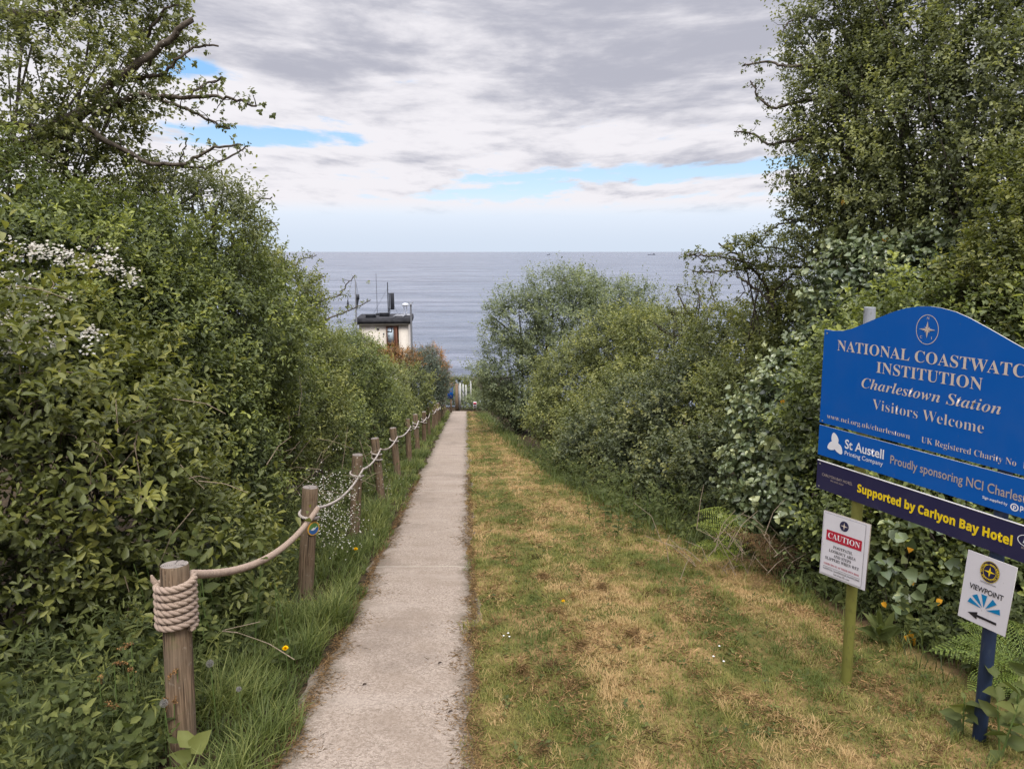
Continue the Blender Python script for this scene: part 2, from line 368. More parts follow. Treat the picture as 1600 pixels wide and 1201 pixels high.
c = t.mix(t.ss(w5, .50, .60, 0, .85), c, (0.04526, 0.05461, 0.08362)); c = t.mix(t.ss(w5, .50, .40, 0, .65), c, (0.181, 0.1942, 0.2412))
t.put(b.inputs['Base Color'], c); b.inputs['IOR'].default_value = 1.33; b.inputs['Roughness'].default_value = .22
sea = mesh_obj('sea', [(-90000, 70, SEA_Z), (90000, 70, SEA_Z), (90000, 90000, SEA_Z), (-90000, 90000, SEA_Z), (-90000, -500, SEA_Z), (90000, -500, SEA_Z)], [[(0, 1, 2, 3), (4, 5, 1, 0)]], sm); tag(sea, kind='structure')
# ------------------------------------------------------------------ fence posts and rope
tm = mat('weathered timber', (0.164, 0.123, 0.082), .85, .15); t, b, o = tree_of(tm)
oc = t.node('ShaderNodeTexCoord').outputs['Object']; x_, y_, z_ = t.xyz(oc)
gr = t.noise(t.cxyz(t.m('MULTIPLY', x_, 130), t.m('MULTIPLY', y_, 130), t.m('MULTIPLY', z_, 5)), 1, 5, .62, .5)
g2 = t.noise(oc, 5, 4, .6); g3 = t.noise(t.cxyz(t.m('MULTIPLY', x_, 34), t.m('MULTIPLY', y_, 34), t.m('MULTIPLY', z_, 1.3)), 1, 3, .5)
c = t.mix(t.ss(gr, .35, .68), (0.082, 0.05412, 0.0328), (0.246, 0.1722, 0.1107)); c = t.mix(t.ss(g2, .4, .65, 0, .7), c, (0.1558, 0.1189, 0.082))
c = t.mix(t.ss(g3, .64, .70, 0, .75), c, (0.0287, 0.02132, 0.0164)); c = t.mix(t.ss(t.noise(oc, 9, 3), .58, .7, 0, .45), c, (0.1066, 0.1189, 0.0451))
c = t.mix(t.ss(t.noise(oc, 42, 4, .7), .62, .7, 0, .35), c, (0.328, 0.287, 0.2296))
t.put(b.inputs['Base Color'], c); t.put(b.inputs['Normal'], t.bump(t.m('SUBTRACT', gr, t.ss(g3, .62, .7)), .7, .006))
em = mat('timber end grain', (0.164, 0.1476, 0.1312), .9, .1); t, b, o = tree_of(em)
oc = t.node('ShaderNodeTexCoord').outputs['Object']; x_, y_, z_ = t.xyz(oc)
rr = t.m('SQRT', t.m('ADD', t.m('MULTIPLY', x_, x_), t.m('MULTIPLY', y_, y_)))
ring = t.m('SINE', t.m('ADD', t.m('MULTIPLY', rr, 900), t.m('MULTIPLY', t.noise(oc, 25, 3), 9)))
an = t.m('SINE', t.m('ADD', t.m('MULTIPLY', t.m('ARCTAN2', y_, x_), 3), t.m('MULTIPLY', t.noise(oc, 18, 2), 5)))
c = t.mix(t.lin(ring, -1, 1), (0.1394, 0.1189, 0.1025), (0.246, 0.2173, 0.1927)); c = t.mix(t.ss(t.noise(oc, 30, 4), .5, .7, 0, .7), c, (0.0902, 0.082, 0.0738))
c = t.mix(t.ss(an, .93, .98, 0, .8), c, (0.0246, 0.02132, 0.01804)); t.put(b.inputs['Base Color'], c)
t.put(b.inputs['Normal'], t.bump(t.m('SUBTRACT', t.lin(ring, -1, 1), t.ss(an, .9, .98, 0, 3)), .5, .003))
PR, PH = .057, .87
def post_mesh(seed):
    r = np.random.default_rng(seed); mb = MB(); ns = 40; th = np.arange(ns)*2*math.pi/ns
    hs = [-.35, 0, .15, .3, .5, .66, .78, PH-.012, PH]
    rad = [PR*1.0]*7+[PR*.99, PR*.94]
    lump = 1+.010*np.sin(2*th+r.uniform(0, 6))+.006*np.sin(5*th+r.uniform(0, 6))+.005*np.sin(13*th)
    notch = np.ones(ns); notch[r.integers(0, ns)] = .90; notch[r.integers(0, ns)] = .93
    V = np.array([[(q*lump*(notch if k > 1 else 1)*np.cos(th)), (q*lump*(notch if k > 1 else 1)*np.sin(th)), np.full(ns, h)] for k, (q, h) in enumerate(zip(rad, hs))]).transpose(0, 2, 1)
    i = np.arange(len(hs)-1)[:, None]*ns; j = np.arange(ns)[None]; j2 = (j+1) % ns
    mb.add(V.reshape(-1, 3), [np.stack([i+j, i+j2, i+ns+j2, i+ns+j], -1).reshape(-1, 4)])
    top = V[-1]; mb.add(np.vstack([top, [[0, 0, PH-.003]]]), [np.stack([j[0], j2[0], np.full(ns, ns)], -1)], m=1)
    return mb
def post_xy(Z):
    X_ = -1.437-.0585*(Z-3.08); return X_
POSTZ = [3.08+2.27*k for k in range(15)]
LEAN = .45*SLOPE
ORD = 'first second third fourth fifth sixth seventh eighth ninth tenth eleventh twelfth thirteenth fourteenth fifteenth'.split()
posts = []; ptop = []
proto = None
for k, Z in enumerate(POSTZ):
    r = np.random.default_rng(100+k)
    cen = CAM+Z*FW+post_xy(Z)*RT; x0, y0 = cen[0], cen[1]
    # foot on the slope below the ray
    q = CAM+Z*FW+post_xy(Z)*RT-1.65*UP; x0, y0 = q[0], q[1]; z0 = float(gz(x0, y0))
    if proto is None: proto = post_mesh(3).build('timber_post', [tm, em], smooth=False); po = proto; ms = [proto.data]
    else:
        if k in (1, 2): 
            po = post_mesh(3+k).build('timber_post', [tm, em]); ms.append(po.data)
        else: po = proto.copy(); po.data = ms[k % 3]; COL.objects.link(po)
    po.location = (x0, y0, z0)
    po.rotation_euler = (-LEAN+r.normal(0, .012), r.normal(0, .012)-.004, 0 if k == 0 else r.uniform(0, 6.28))
    lab = ('nearest thick timber post with pale rope coiled six times round it' if k == 0 else
           'timber post with a round coloured waymark disc, second along the rope fence' if k == 1 else
           f'{ORD[k]} timber post from the front along the rope fence')
    tag(po, lab, 'post', 'timber posts of the rope fence beside the path')
    posts.append(po); bpy.context.view_layer.update()
for po in posts: ptop.append(np.array(po.matrix_world))
for po in posts:
    for p in po.data.polygons: p.use_smooth = (p.material_index == 0)
def on_post(k, h, ang, r_):
    return (ptop[k] @ np.array([0, 0, h, 1]))[:3]+r_*np.array([math.cos(ang), math.sin(ang), 0])
# waymark disc on the second post
wm = {n: mat('waymark '+n, c_, .45, .4) for n, c_ in dict(orange=(.55, .30, .05), green=(.09, .20, .05), blue=(.02, .10, .30), white=(.7, .72, .7)).items()}
mb = MB()
base = on_post(1, .565, 0, 0); an = math.atan2(-.62, .78); nrm = np.array([math.cos(an), math.sin(an), 0]); sd_ = np.array([-nrm[1], nrm[0], 0]); upv = np.array([0, 0, 1.])
def disc_on(mb, c, r, m, off, half=None, n=28):
    a = np.linspace(0, 2*math.pi, n, endpoint=False) if half is None else np.linspace(half[0], half[1], n)
    P = c+nrm*off+r*(np.cos(a)[:, None]*sd_+np.sin(a)[:, None]*upv); mb.add(P, [[tuple(range(n))]], 0, m)
cc = base+nrm*(PR+.006)
disc_on(mb, cc, .052, 0, .0); disc_on(mb, cc, .052, 0, -.004); disc_on(mb, cc, .043, 1, .0015, (0, math.pi)); disc_on(mb, cc, .043, 2, .0015, (math.pi, 2*math.pi))
P = lambda u, v: cc+nrm*.003+u*sd_+v*upv
mb.add([P(-.03, -.004), P(.0, .012), P(.004, .004), P(.03, .014), P(.012, -.006), P(-.004, -.012)], [[(0, 1, 2, 5), (2, 3, 4, 5)]], 0, 3)
wd = mb.build('waymark_disc', [wm['orange'], wm['green'], wm['blue'], wm['white']])
wd.parent = posts[1]; wd.matrix_parent_inverse = posts[1].matrix_world.inverted()
wd['label'] = 'round waymark disc, orange rim, green and blue centre'
# rope
rm = mat('weathered rope', (0.3406, 0.2661, 0.2042), .9, .1); t, b, o = tree_of(rm)
pos = t.node('ShaderNodeNewGeometry').outputs['Position']
n = t.noise(pos, 240, 3, .6); n2 = t.noise(pos, 12, 3)
c = t.mix(t.lin(n, .3, .7), (0.1892, 0.1368, 0.1021), (0.3784, 0.2957, 0.2288)); c = t.mix(t.ss(n2, .4, .65, 0, .6), c, (0.2724, 0.207, 0.1654)); t.put(b.inputs['Base Color'], c)
t.put(b.inputs['Normal'], t.bump(n, .5, .003))
rm2 = mat('pale rope', (0.396, 0.3528, 0.3096), .85, .1); t, b, o = tree_of(rm2)
pos = t.node('ShaderNodeNewGeometry').outputs['Position']; n = t.noise(pos, 120, 3, .6)
t.put(b.inputs['Base Color'], t.mix(t.lin(n, .3, .7), (0.2592, 0.2232, 0.1944), (0.4176, 0.3744, 0.3384)))
def resample(P, step):
    P = np.asarray(P, float); d_ = np.r_[0, np.cumsum(np.linalg.norm(np.diff(P, axis=0), axis=1))]
    s_ = np.arange(0, d_[-1], step); return np.stack([np.interp(s_, d_, P[:, k]) for k in range(3)], 1), s_
def twisted(mb, P, R, pitch, strands=3, sides=7, step=.006):
    Q, s_ = resample(P, step); T = unit(np.gradient(Q, axis=0))
    a = np.array([0, 0, 1.]); U = unit(np.cross(T, a)+1e-6); Wv = np.cross(T, U)
    for k in range(strands):
        ph = 2*math.pi*(s_/pitch+k/strands)
        C_ = Q+R*.48*(np.cos(ph)[:, None]*U+np.sin(ph)[:, None]*Wv)
        mb.tube(C_, R*.56, sides)
def swag(A, B, sag, n=40):
    q = np.linspace(0, 1, n)[:, None]; P = A*(1-q)+B*q; P[:, 2] -= sag*4*q[:, 0]*(1-q[:, 0]); return P
root = thing('rope', 'long pale rope swagged from post to post along the path', 'rope', posts[0].location)
RR = .0165
h0 = PH-.16
mb = MB(); n_t = 6.2; th = np.linspace(0, n_t*2*math.pi, 700); a0 = -.35
bot = PH-.27
hh = bot+(th/(2*math.pi))*.0325
coil = np.array([on_post(0, h, a0+q_, PR+RR*.92) for h, q_ in zip(hh, th)])
fr = np.array([coil[0]+np.array([.0, -.01, -.0])+np.array([-.02, .01, -.012])*k for k in range(1)])
twisted(mb, coil, RR, .085); coil_o = mb.build('coil', rm, root, True)
endc = coil[-1]
mb = MB(); tl = on_post(0, bot+.19, math.pi*1.02, PR+RR); mb.tube([tl+np.array([0, -.01, 0]), tl+np.array([-.012, -.012, .02]), tl+np.array([-.016, -.014, .042])], [RR*.8, RR*.7, RR*.3], 8)
mb.build('loose_end', rm, root, True)
side = [.05]*15
def hang(k): return on_post(k, PH-.155, -.25, PR+.012)
A = endc; B = hang(1)
mb = MB(); sp = swag(A, B, .14, 60)
Q, s_ = resample(sp, .0035); ridg = .0165*(1+.22*np.abs(np.sin(math.pi*s_/.019))-.1)
mb.tube(Q, .0145, 8); Tq = unit(np.gradient(Q, axis=0)); Uq = unit(np.cross(Tq, [0, 0, 1.])); Wq = np.cross(Tq, Uq)
hs_ = np.arange(0, s_[-1], .0016); Qh = np.stack([np.interp(hs_, s_, Q[:, k]) for k in range(3)], 1); Uh = np.stack([np.interp(hs_, s_, Uq[:, k]) for k in range(3)], 1); Wh = np.stack([np.interp(hs_, s_, Wq[:, k]) for k in range(3)], 1)
phh = 2*math.pi*hs_/.0165; mb.tube(Qh+.0140*(np.cos(phh)[:, None]*Uh+np.sin(phh)[:, None]*Wh), .0062, 5)
mb.build('swag', rm, root, True)['label'] = 'nearest swag, whipped with fine cord ridges'
for k in range(1, 14):
    A = hang(k); B = hang(k+1); mb = MB()
    if k < 4: twisted(mb, swag(A, B, .07+.02*math.sin(k*2.2)), .0115, .07, 3, 6, .012)
    else: mb.tube(swag(A, B, .09+.03*math.sin(k*2.7), 16), .0125, 6)
    mb.build('swag', rm2, root, True)
for k in range(1, 15):
    mb = MB(); th = np.linspace(-.25, -.25+2*math.pi*(2.2 if k in (6, 7, 3) else 1.1), 40)
    P = np.array([on_post(k, PH-.155-.012*(q_+.25), q_, PR+.012) for q_ in th])
    if k < 4: twisted(mb, P, .0115, .06, 3, 6, .008)
    else: mb.tube(P, .012, 6)
    mb.build('loop', rm2, root, True)

# ------------------------------------------------------------------ lettering
def mb_(s_, up_, lo): return ''.join(chr(up_+ord(c_)-65) if 'A' <= c_ <= 'Z' else chr(lo+ord(c_)-97) if 'a' <= c_ <= 'z' else c_ for c_ in s_)
STY = {'serif': (0x1D400, 0x1D41A), 'ital': (0x1D468, 0x1D482), 'sansb': (0x1D5D4, 0x1D5EE), 'lital': (0x1D434, 0x1D44E), 'sans': None}
_cap = {}
def raw_text(s_, sty, off=0.0):
    cu = bpy.data.curves.new('tmp', 'FONT'); cu.body = mb_(s_, *STY[sty]) if STY[sty] else s_; cu.offset = off; cu.resolution_u = 3
    ob = bpy.data.objects.new('tmp', cu); COL.objects.link(ob); bpy.context.view_layer.update()
    me = bpy.data.meshes.new_from_object(ob.evaluated_get(bpy.context.evaluated_depsgraph_get()))
    V = np.zeros(len(me.vertices)*3); me.vertices.foreach_get('co', V); V = V.reshape(-1, 3)[:, :2]
    F = {}
    for p in me.polygons: F.setdefault(len(p.vertices), []).append(tuple(p.vertices))
    bpy.data.objects.remove(ob); bpy.data.curves.remove(cu); bpy.data.meshes.remove(me); return V, F
def cap(sty):
    if sty not in _cap: _cap[sty] = raw_text('H', sty)[0][:, 1].max()
    return _cap[sty]
class Board:
    """a flat board's own frame: u along, v up, w out of its face"""
    def __init__(s, O, d, n, shear=0.0): s.O, s.d, s.n, s.sh = np.asarray(O), np.asarray(d), np.asarray(n), shear
    def p(s, uv, w=0.0):
        uv = np.asarray(uv, float).reshape(-1, 2); return s.O+(uv[:, :1]-s.sh*uv[:, 1:])*s.d+uv[:, 1:]*np.array([0, 0, 1.])+w*s.n
    def text(s, mb, txt, sty, u0, u1, v, h, m=0, w=.0012, off=0.0, rot=None):
        V, F = raw_text(txt, sty, off); x0, x1 = V[:, 0].min(), V[:, 0].max()
        uv = np.stack([u0+(V[:, 0]-x0)*(u1-u0)/(x1-x0), v+V[:, 1]*h/cap(sty)], 1)
        mb.add(s.p(uv, w), list(F.values()), 0, m)
    def arc(s, mb, txt, sty, c_, r, h, a0, a1, m=0, w=.0015, inner=False):
        for k, ch in enumerate(txt):
            if ch == ' ': continue
            V, F = raw_text(ch, sty, .012); a = a0+(a1-a0)*(k+.5)/len(txt); V = V-np.array([(V[:, 0].min()+V[:, 0].max())/2, 0]); V = V*h/cap(sty)
            if inner: rad = -(V[:, 1]); ang = a+math.pi/2; 
            er = np.array([math.cos(a), math.sin(a)]); et = np.array([math.sin(a), -math.cos(a)])
            if inner: er = -er; et = -et
            uv = np.array(c_)+(np.array([math.cos(a), math.sin(a)])*r)[None]+V[:, :1]*et+V[:, 1:]*er
            mb.add(s.p(uv, w), list(F.values()), 0, m)
    def poly(s, mb, uv, m=0, w=.0012): 
        mb.add(s.p(uv, w), [[tuple(range(len(uv)))]], 0, m)
    def disc(s, mb, c_, rx, ry, m=0, w=.001, n=36):
        a = np.linspace(0, 2*math.pi, n, endpoint=False); s.poly(mb, np.stack([c_[0]+rx*np.cos(a), c_[1]+ry*np.sin(a)], 1), m, w)
    def ring(s, mb, c_, rx, ry, wd_, m=0, w=.0014, n=48, a0=0, a1=2*math.pi):
        a = np.linspace(a0, a1, n+1); e = np.stack([np.cos(a), np.sin(a)], 1)
        A_ = s.p(np.array(c_)+e*[rx, ry], w); B_ = s.p(np.array(c_)+e*[rx-wd_, ry-wd_], w)
        k = np.arange(n); mb.add(np.vstack([A_, B_]), [np.stack([k, k+1, k+n+2, k+n+1], -1)], 0, m)
    def star(s, mb, c_, R, r, m=0, w=.0018, m2=None):
        for j in range(4):
            a = math.pi/2*j+math.pi/2; tip = np.array([math.cos(a), math.sin(a)])*R
            for sg in (1, -1):
                b_ = a+sg*math.pi/4; q = np.array([math.cos(b_), math.sin(b_)])*r
                uv = np.array(c_)+np.array([[0, 0], tip, q])
                s.poly(mb, uv if sg < 0 else uv[[0, 2, 1]], m if (sg > 0 or m2 is None) else m2, w)
    def slab(s, uv, th=.006, w0=0.0):
        uv = np.asarray(uv); n = len(uv); mb = MB(); mb.add(s.p(uv, w0), [[tuple(range(n))]], 0, 0); mb.add(s.p(uv, w0-th), [[tuple(range(n-1, -1, -1))]], 0, 1)
        k = np.arange(n); q = np.vstack([s.p(uv, w0), s.p(uv, w0-th)]); mb.add(q, [np.stack([k, (k+1) % n, (k+1) % n+n, k+n], -1)], 0, 1); return mb
def paint(name, c_, rough=.4, spec=.35, dirt=.25):
    m = mat(name, c_, rough, spec); t, b, o = tree_of(m); pos = t.node('ShaderNodeNewGeometry').outputs['Position']
    n = t.noise(pos, 6, 5, .65); n2 = t.noise(pos, 90, 3, .6)
    st = t.noise(t.vm('MULTIPLY', pos, (14, 14, 1.1)), 1.6, 4, .6)
    c = t.mix(t.ss(n, .45, .75, 0, dirt), c_, tuple(x*.7+.03 for x in c_)); c = t.mix(t.ss(st, .55, .75, 0, dirt*.9), c, tuple(x*.75+.035 for x in c_))
    c = t.mix(t.ss(t.noise(pos, 45, 3, .7), .66, .74, 0, dirt*1.5), c, (.16, .15, .10)); t.put(b.inputs['Base Color'], c)
    t.put(b.inputs['Roughness'], t.lin(n, .3, .7, rough-.08, rough+.12)); return m
M_BLUE = paint('blue sign enamel', (0.00176, 0.0836, 0.352), .42, .25, .12); M_NAVY = paint('navy sign vinyl', (0.01936, 0.0176, 0.05456), .45, .25, .2); M_EDGE = mat('sign edge', (0.44, 0.4224, 0.3872), .5)
M_GOLD = paint('dull gold lettering', (0.5456, 0.4576, 0.3872), .5, .3, .2); M_WHITE = paint('white lettering', (0.6864, 0.6864, 0.704), .5); M_YEL = paint('yellow lettering', (0.704, 0.5104, 0.0088), .5); M_PANEL = paint('white sign board', (0.5808, 0.5632, 0.5896), .45, .3, .25)
M_BLK = mat('black print', (0.0176, 0.01584, 0.01936), .5); M_RED = paint('red sign band', (0.3696, 0.01056, 0.0308), .5); M_CY = mat('bright blue print', (0, 0.1672, 0.3696), .5); M_GREYL = mat('grey lettering', (0.352, 0.2904, 0.2552), .5); M_ALU = mat('aluminium strip', (0.484, 0.4664, 0.44), .4, .5, .6)
b1 = G(1312, 1062)
def hdir(vx): d_ = -ray(vx, 393); d_[2] = 0; return unit(d_)
dS = hdir(268); nS = np.array([dS[1], -dS[0], 0]); nS = nS if nS[0] < 0 else -nS
def plane(px, py, P_, n_): d_ = ray(px, py); return CAM+d_*(np.dot(P_-CAM, n_)/np.dot(d_, n_))
P0 = b1+nS*.055; O = plane(1280.5, 659, P0, nS)
BS = Board(O, dS, nS, .034)
sg = thing('notice_board', 'large blue notice board with arched top and gold lettering on two round posts', 'notice board', b1)
CX = .573
prof = [(0, 0), (0, .50), (.06, .498), (.115, .504), (.165, .518), (.215, .541), (.30, .581), (.39, .621), (.455, .644), (.52, .656)]
outl = [(u, v) for u, v in prof]+[(CX, .660)]+[(2*CX-u, v) for u, v in prof[::-1]]
mp = BS.slab(outl[::-1]).build('main_panel', [M_BLUE, M_EDGE], sg)
mb = MB()
BS.text(mb, 'NATIONAL COASTWATCH', 'serif', .088, 1.058, .400, .053, off=-.004)
BS.text(mb, 'INSTITUTION', 'serif', .322, .832, .3195, .053, off=-.004)
BS.text(mb, 'Charlestown Station', 'ital', .244, .916, .2315, .050, off=-.006)
BS.text(mb, 'Visitors Welcome', 'serif', .313, .854, .136, .050, off=-.014)
BS.text(mb, 'www.nci.org.uk/charlestown', 'serif', .047, .522, .0315, .026, off=-.012)
BS.text(mb, 'UK Registered Charity No', 'serif', .580, .995, .0305, .028, off=-.012)
BS.text(mb, '1', 'sans', 1.024, 1.032, .0305, .027)
mb.build('lettering', [M_GOLD], mp)
mb = MB(); c0 = (CX-.006, .554)
BS.ring(mb, c0, .054, .068, .0028, 0); BS.star(mb, c0, .040, .009, 0, m2=1)
for a in (.785, 2.356, 3.927, 5.498):
    e = np.array([math.cos(a), math.sin(a)]); q = np.array([-e[1], e[0]]); BS.poly(mb, np.array(c0)+np.array([e*.018, e*.008+q*.003, e*.008-q*.003]), 0, .0015)
BS.text(mb, 'N', 'sans', c0[0]-.005, c0[0]+.005, c0[1]+.046, .012); BS.text(mb, 'C', 'sans', c0[0]-.032, c0[0]-.022, c0[1]-.042, .012); BS.text(mb, 'I', 'sans', c0[0]+.022, c0[0]+.0245, c0[1]-.042, .012)
mb.build('emblem', [M_GOLD, M_GREYL], mp)
W_ = 2*CX
s2 = BS.slab([(0, -.178), (W_, -.178), (W_, -.014), (0, -.014)]).build('sponsor_panel', [M_BLUE, M_EDGE], sg)
mb = MB()
BS.text(mb, 'St Austell', 'sans', .168, .394, -.101, .046, 0, off=.016); BS.text(mb, 'Printing Company', 'sans', .170, .392, -.1365, .022, 0, off=.002)
BS.text(mb, 'Sign supplied by', 'sans', .874, .977, -.1445, .0115, 0, off=.012); BS.text(mb, 'pr', 'sans', 1.027, 1.052, -.145, .024, 0, off=.02)
BS.ring(mb, (1.005, -.1425), .0165, .0165, .005, 0); BS.text(mb, 'p', 'sans', .9995, 1.0115, -.147, .016, 0, off=.03)
BS.text(mb, 'Proudly sponsoring NCI Charlestown', 'sans', .430, 1.125, -.1115, .041, 1, off=.010)
mb.build('lettering', [M_WHITE, M_GREYL], s2)
mb = MB()
for k, (a, rx) in enumerate(((1.85, .030), (3.75, .030), (5.45, .030))):
    lc = np.array([.112, -.094])+.030*np.array([math.cos(a), math.sin(a)])
    aa = np.linspace(0, 2*math.pi, 28, endpoint=False); e = np.array([math.cos(a), math.sin(a)]); f = np.array([-e[1], e[0]])
    q = lc+np.cos(aa)[:, None]*e*.030+np.sin(aa)[:, None]*f*(.0215-.006*np.cos(aa))[:, None]
    BS.poly(mb, q, 0, .0012+.0002*k)
BS.disc(mb, (.112, -.094), .019, .019, 0, .0020); mb.build('logo', [M_WHITE], s2)
s3 = BS.slab([(0.0, -.365), (W_, -.365), (W_, -.211), (0.0, -.211)]).build('supporter_panel', [M_NAVY, M_EDGE], sg)
mb = MB()
BS.text(mb, 'Supported by Carlyon Bay Hotel', 'sansb', .258, 1.010, -.3085, .041, 0, off=.022)
BS.text(mb, 'CARLYON BAY HOTEL', 'sans', .036, .228, -.2865, .0145, 1); BS.text(mb, 'SPA AND GOLF', 'sans', .092, .174, -.3035, .008, 1)
BS.ring(mb, (1.068, -.268), .040, .026, .003, 2, a0=.9, a1=5.2); BS.text(mb, 'Brend', 'lital', 1.048, 1.112, -.279, .020, 2, off=.01); BS.text(mb, 'BREND HOTELS', 'sans', 1.046, 1.115, -.306, .009, 1)
mb.build('lettering', [M_YEL, M_GREYL, M_WHITE], s3)
mb = MB(); q = BS.p([(.004, -.2085), (W_, -.2085)], -.003); 
mb.add(np.vstack([BS.p([(0, -.2106), (W_, -.2106), (W_, -.207), (0, -.207)], .0008), BS.p([(0, -.2106), (W_, -.2106), (W_, -.207), (0, -.207)], -.008)]), [[(0, 1, 2, 3), (3, 2, 6, 7)]])
mb.build('top_strip', [M_ALU], s3)
for u in (.012, .28, .56, .86, 1.13):
    pass
for u, v in ((.02, -.225), (.02, -.35), (1.12, -.225), (.02, .012), (.02, .482)):
    mb = MB(); BS.disc(mb, (u, v), .0045, .0045, 0, .0022, 10); BS.ring(mb, (u, v), .0052, .0052, .0017, 0, .0026, 10); mb.build('screw', [M_ALU], sg)
# posts: galvanised tube above, paint going green with algae below
def pole_mat(name, low, high, chips):
    m = mat(name, low, .5, .3); t, b, o = tree_of(m); pos = t.node('ShaderNodeNewGeometry').outputs['Position']; z_ = t.xyz(pos)[2]
    n = t.noise(pos, 14, 5, .65); n2 = t.noise(t.vm('MULTIPLY', pos, (1, 1, .35)), 55, 4, .6)
    c = t.mix(t.ss(t.m('ADD', z_, t.m('MULTIPLY', n, .2)), .95, 1.15), low, high); c = t.mix(t.ss(n2, .55, .7, 0, .6), c, chips)
    c = t.mix(t.ss(n, .5, .72, 0, .5), c, tuple(x*.55 for x in low)); t.put(b.inputs['Base Color'], c); t.put(b.inputs['Normal'], t.bump(n2, .25, .004)); return m
PM1 = pole_mat('algae covered pole', (0.152, 0.152, 0.036), (0.272, 0.288, 0.312), (0.072, 0.068, 0.028)); PM2 = pole_mat('chipped blue pole paint', (0.016, 0.028, 0.06), (0.272, 0.288, 0.312), (0.036, 0.048, 0.072))
def sign_pole(u, vb, vt, m, name='post', r=.0275):
    wv = -.006-.002-r; a = BS.p([(u, vb)], wv)[0]; c_ = BS.p([(u, vt)], wv)[0]; mb = MB(); P = np.linspace(a, c_, 8)
    mb.tube(P, r, 20); mb.tube([c_, c_+np.array([0, 0, .004])], r*.98, 20); return mb.build(name, [m], sg, True)
pl = sign_pole(.236, -1.5, .627, PM1); pl['label'] = 'round post, grey above, yellow green with algae below'
pr = sign_pole(.935, -1.6, .50, PM2); pr['label'] = 'round post in chipped dark blue paint'
# caution sign, turned a little on the left post
d2 = hdir(28); n2 = np.array([d2[1], -d2[0], 0]); n2 = n2 if n2[0] < 0 else -n2
pole_c = BS.p([(.236, -.33)], -.0355)[0]; Pb = pole_c+n2*.062; Oc = plane(1322, 850, Pb, n2); BC = Board(Oc, d2, n2, .012)
cs = thing('caution_sign', 'small white caution sign with red band on the algae green post', 'sign', Oc)
def rect(a, b_, c_, d_): return [(a, b_), (c_, b_), (c_, d_), (a, d_)]
bk = BC.slab(rect(-.136, -.211, .118, .145), .010, 0).build('backing_board', [M_PANEL, mat('weathered board edge', (.20, .17, .13), .7)], cs)
BC.slab(rect(-.128, -.200, .097, .137), .003, .0034).build('panel', [M_PANEL, M_BLK], cs)
mb = MB(); w = .0045
BC.poly(mb, rect(-.109, -.0085, .085, .0485), 1, w); BC.text(mb, 'CAUTION', 'serif', -.099, .076, .006, .030, 0, w+.001, off=-.004)
for txt, u0, u1, v, h in (('FOOTPATH,', -.066, .040, -.044, .0155), ('LOOKOUT AREA', -.088, .060, -.069, .0155), ('AND STEPS', -.060, .036, -.093, .0155), ('SLIPPERY WHEN WET', -.106, .080, -.116, .0155)):
    BC.text(mb, txt, 'serif', u0, u1, v, h, 2, w)
BC.text(mb, 'USERS DO SO AT THEIR OWN RISK', 'serif', -.112, .084, -.146, .010, 1, w)
BC.poly(mb, rect(-.116, -.158, .088, -.1565), 2, w); BC.text(mb, 'NATIONAL COASTWATCH INSTITUTION', 'serif', -.116, .088, -.174, .0095, 2, w); BC.text(mb, 'Eyes along the coast', 'lital', -.055, .035, -.190, .009, 2, w, off=.01)
mb.build('lettering', [M_WHITE, M_RED, M_BLK], cs)
mb = MB(); c0 = (-.015, .094); BC.disc(mb, c0, .0245, .0275, 0, w); BC.star(mb, c0, .021, .005, 1, w+.001); mb.build('emblem', [M_NAVY, M_GOLD], cs)
mb = MB(); q = BC.p([(.012, -.05)], -.010)[0]; 
for v in (.09, -.13):
    mb = MB(); c_ = BC.p([(.01, v)], -.022)[0]; mb.box(c_, .09, .022, .022, np.array([d2, -n2, [0, 0, 1]])); mb.build('bracket', [M_ALU], cs)
# viewpoint sign on the right post
vs = thing('viewpoint_sign', 'small white viewpoint sign with blue rays and an arrow pointing left', 'sign', BS.p([(.98, -.55)])[0])
BV = Board(BS.O+BS.n*.004, BS.d, BS.n, -.030)
BV.O = BV.O+dS*(.872-.8845)*1.0
vsp = BV.slab(rect(.8745, -.713, 1.0785, -.393), .004, 0).build('panel', [M_PANEL, M_EDGE], vs)
mb = MB(); k_ = .0
BV.text(mb, 'CHARLESTOWN', 'sans', .944, 1.010, -.514, .0065, 0, .0018); BV.text(mb, 'VIEWPOINT', 'sans', .904, 1.047, -.560, .0235, 0, .0018, off=.016)
c_ = np.array([.977, -.636])
for a in (163, 131, 95, 55, 17):
    e = np.array([math.cos(R_(a)), math.sin(R_(a))]); f = np.array([-e[1], e[0]]); BV.poly(mb, c_+np.array([e*.012-f*.0005, e*.068-f*.0125, e*.070+f*.0125, e*.012+f*.0005]), 1, .0018)
BV.poly(mb, [(.914, -.675), (.955, -.692), (.955, -.6805), (1.037, -.6805), (1.037, -.669), (.955, -.669), (.955, -.657)], 0, .0018)
mb.build('lettering', [M_BLK, M_CY], vs)
mb = MB(); c0 = (.977, -.456); BV.disc(mb, c0, .040, .049, 0, .0016); BV.ring(mb, c0, .0395, .0485, .0015, 1, .0024); BV.ring(mb, c0, .0275, .034, .0018, 1, .0024); BV.star(mb, c0, .024, .006, 1, .0026)
BV.arc(mb, 'NATIONAL COASTWATCH', 'sans', c0, .030, .008, R_(200), R_(-20), 1, .0026); BV.arc(mb, 'INSTITUTION', 'sans', c0, .0385, .008, R_(215), R_(325), 1, .0026, True)
mb.build('emblem', [M_NAVY, M_YEL], vs)

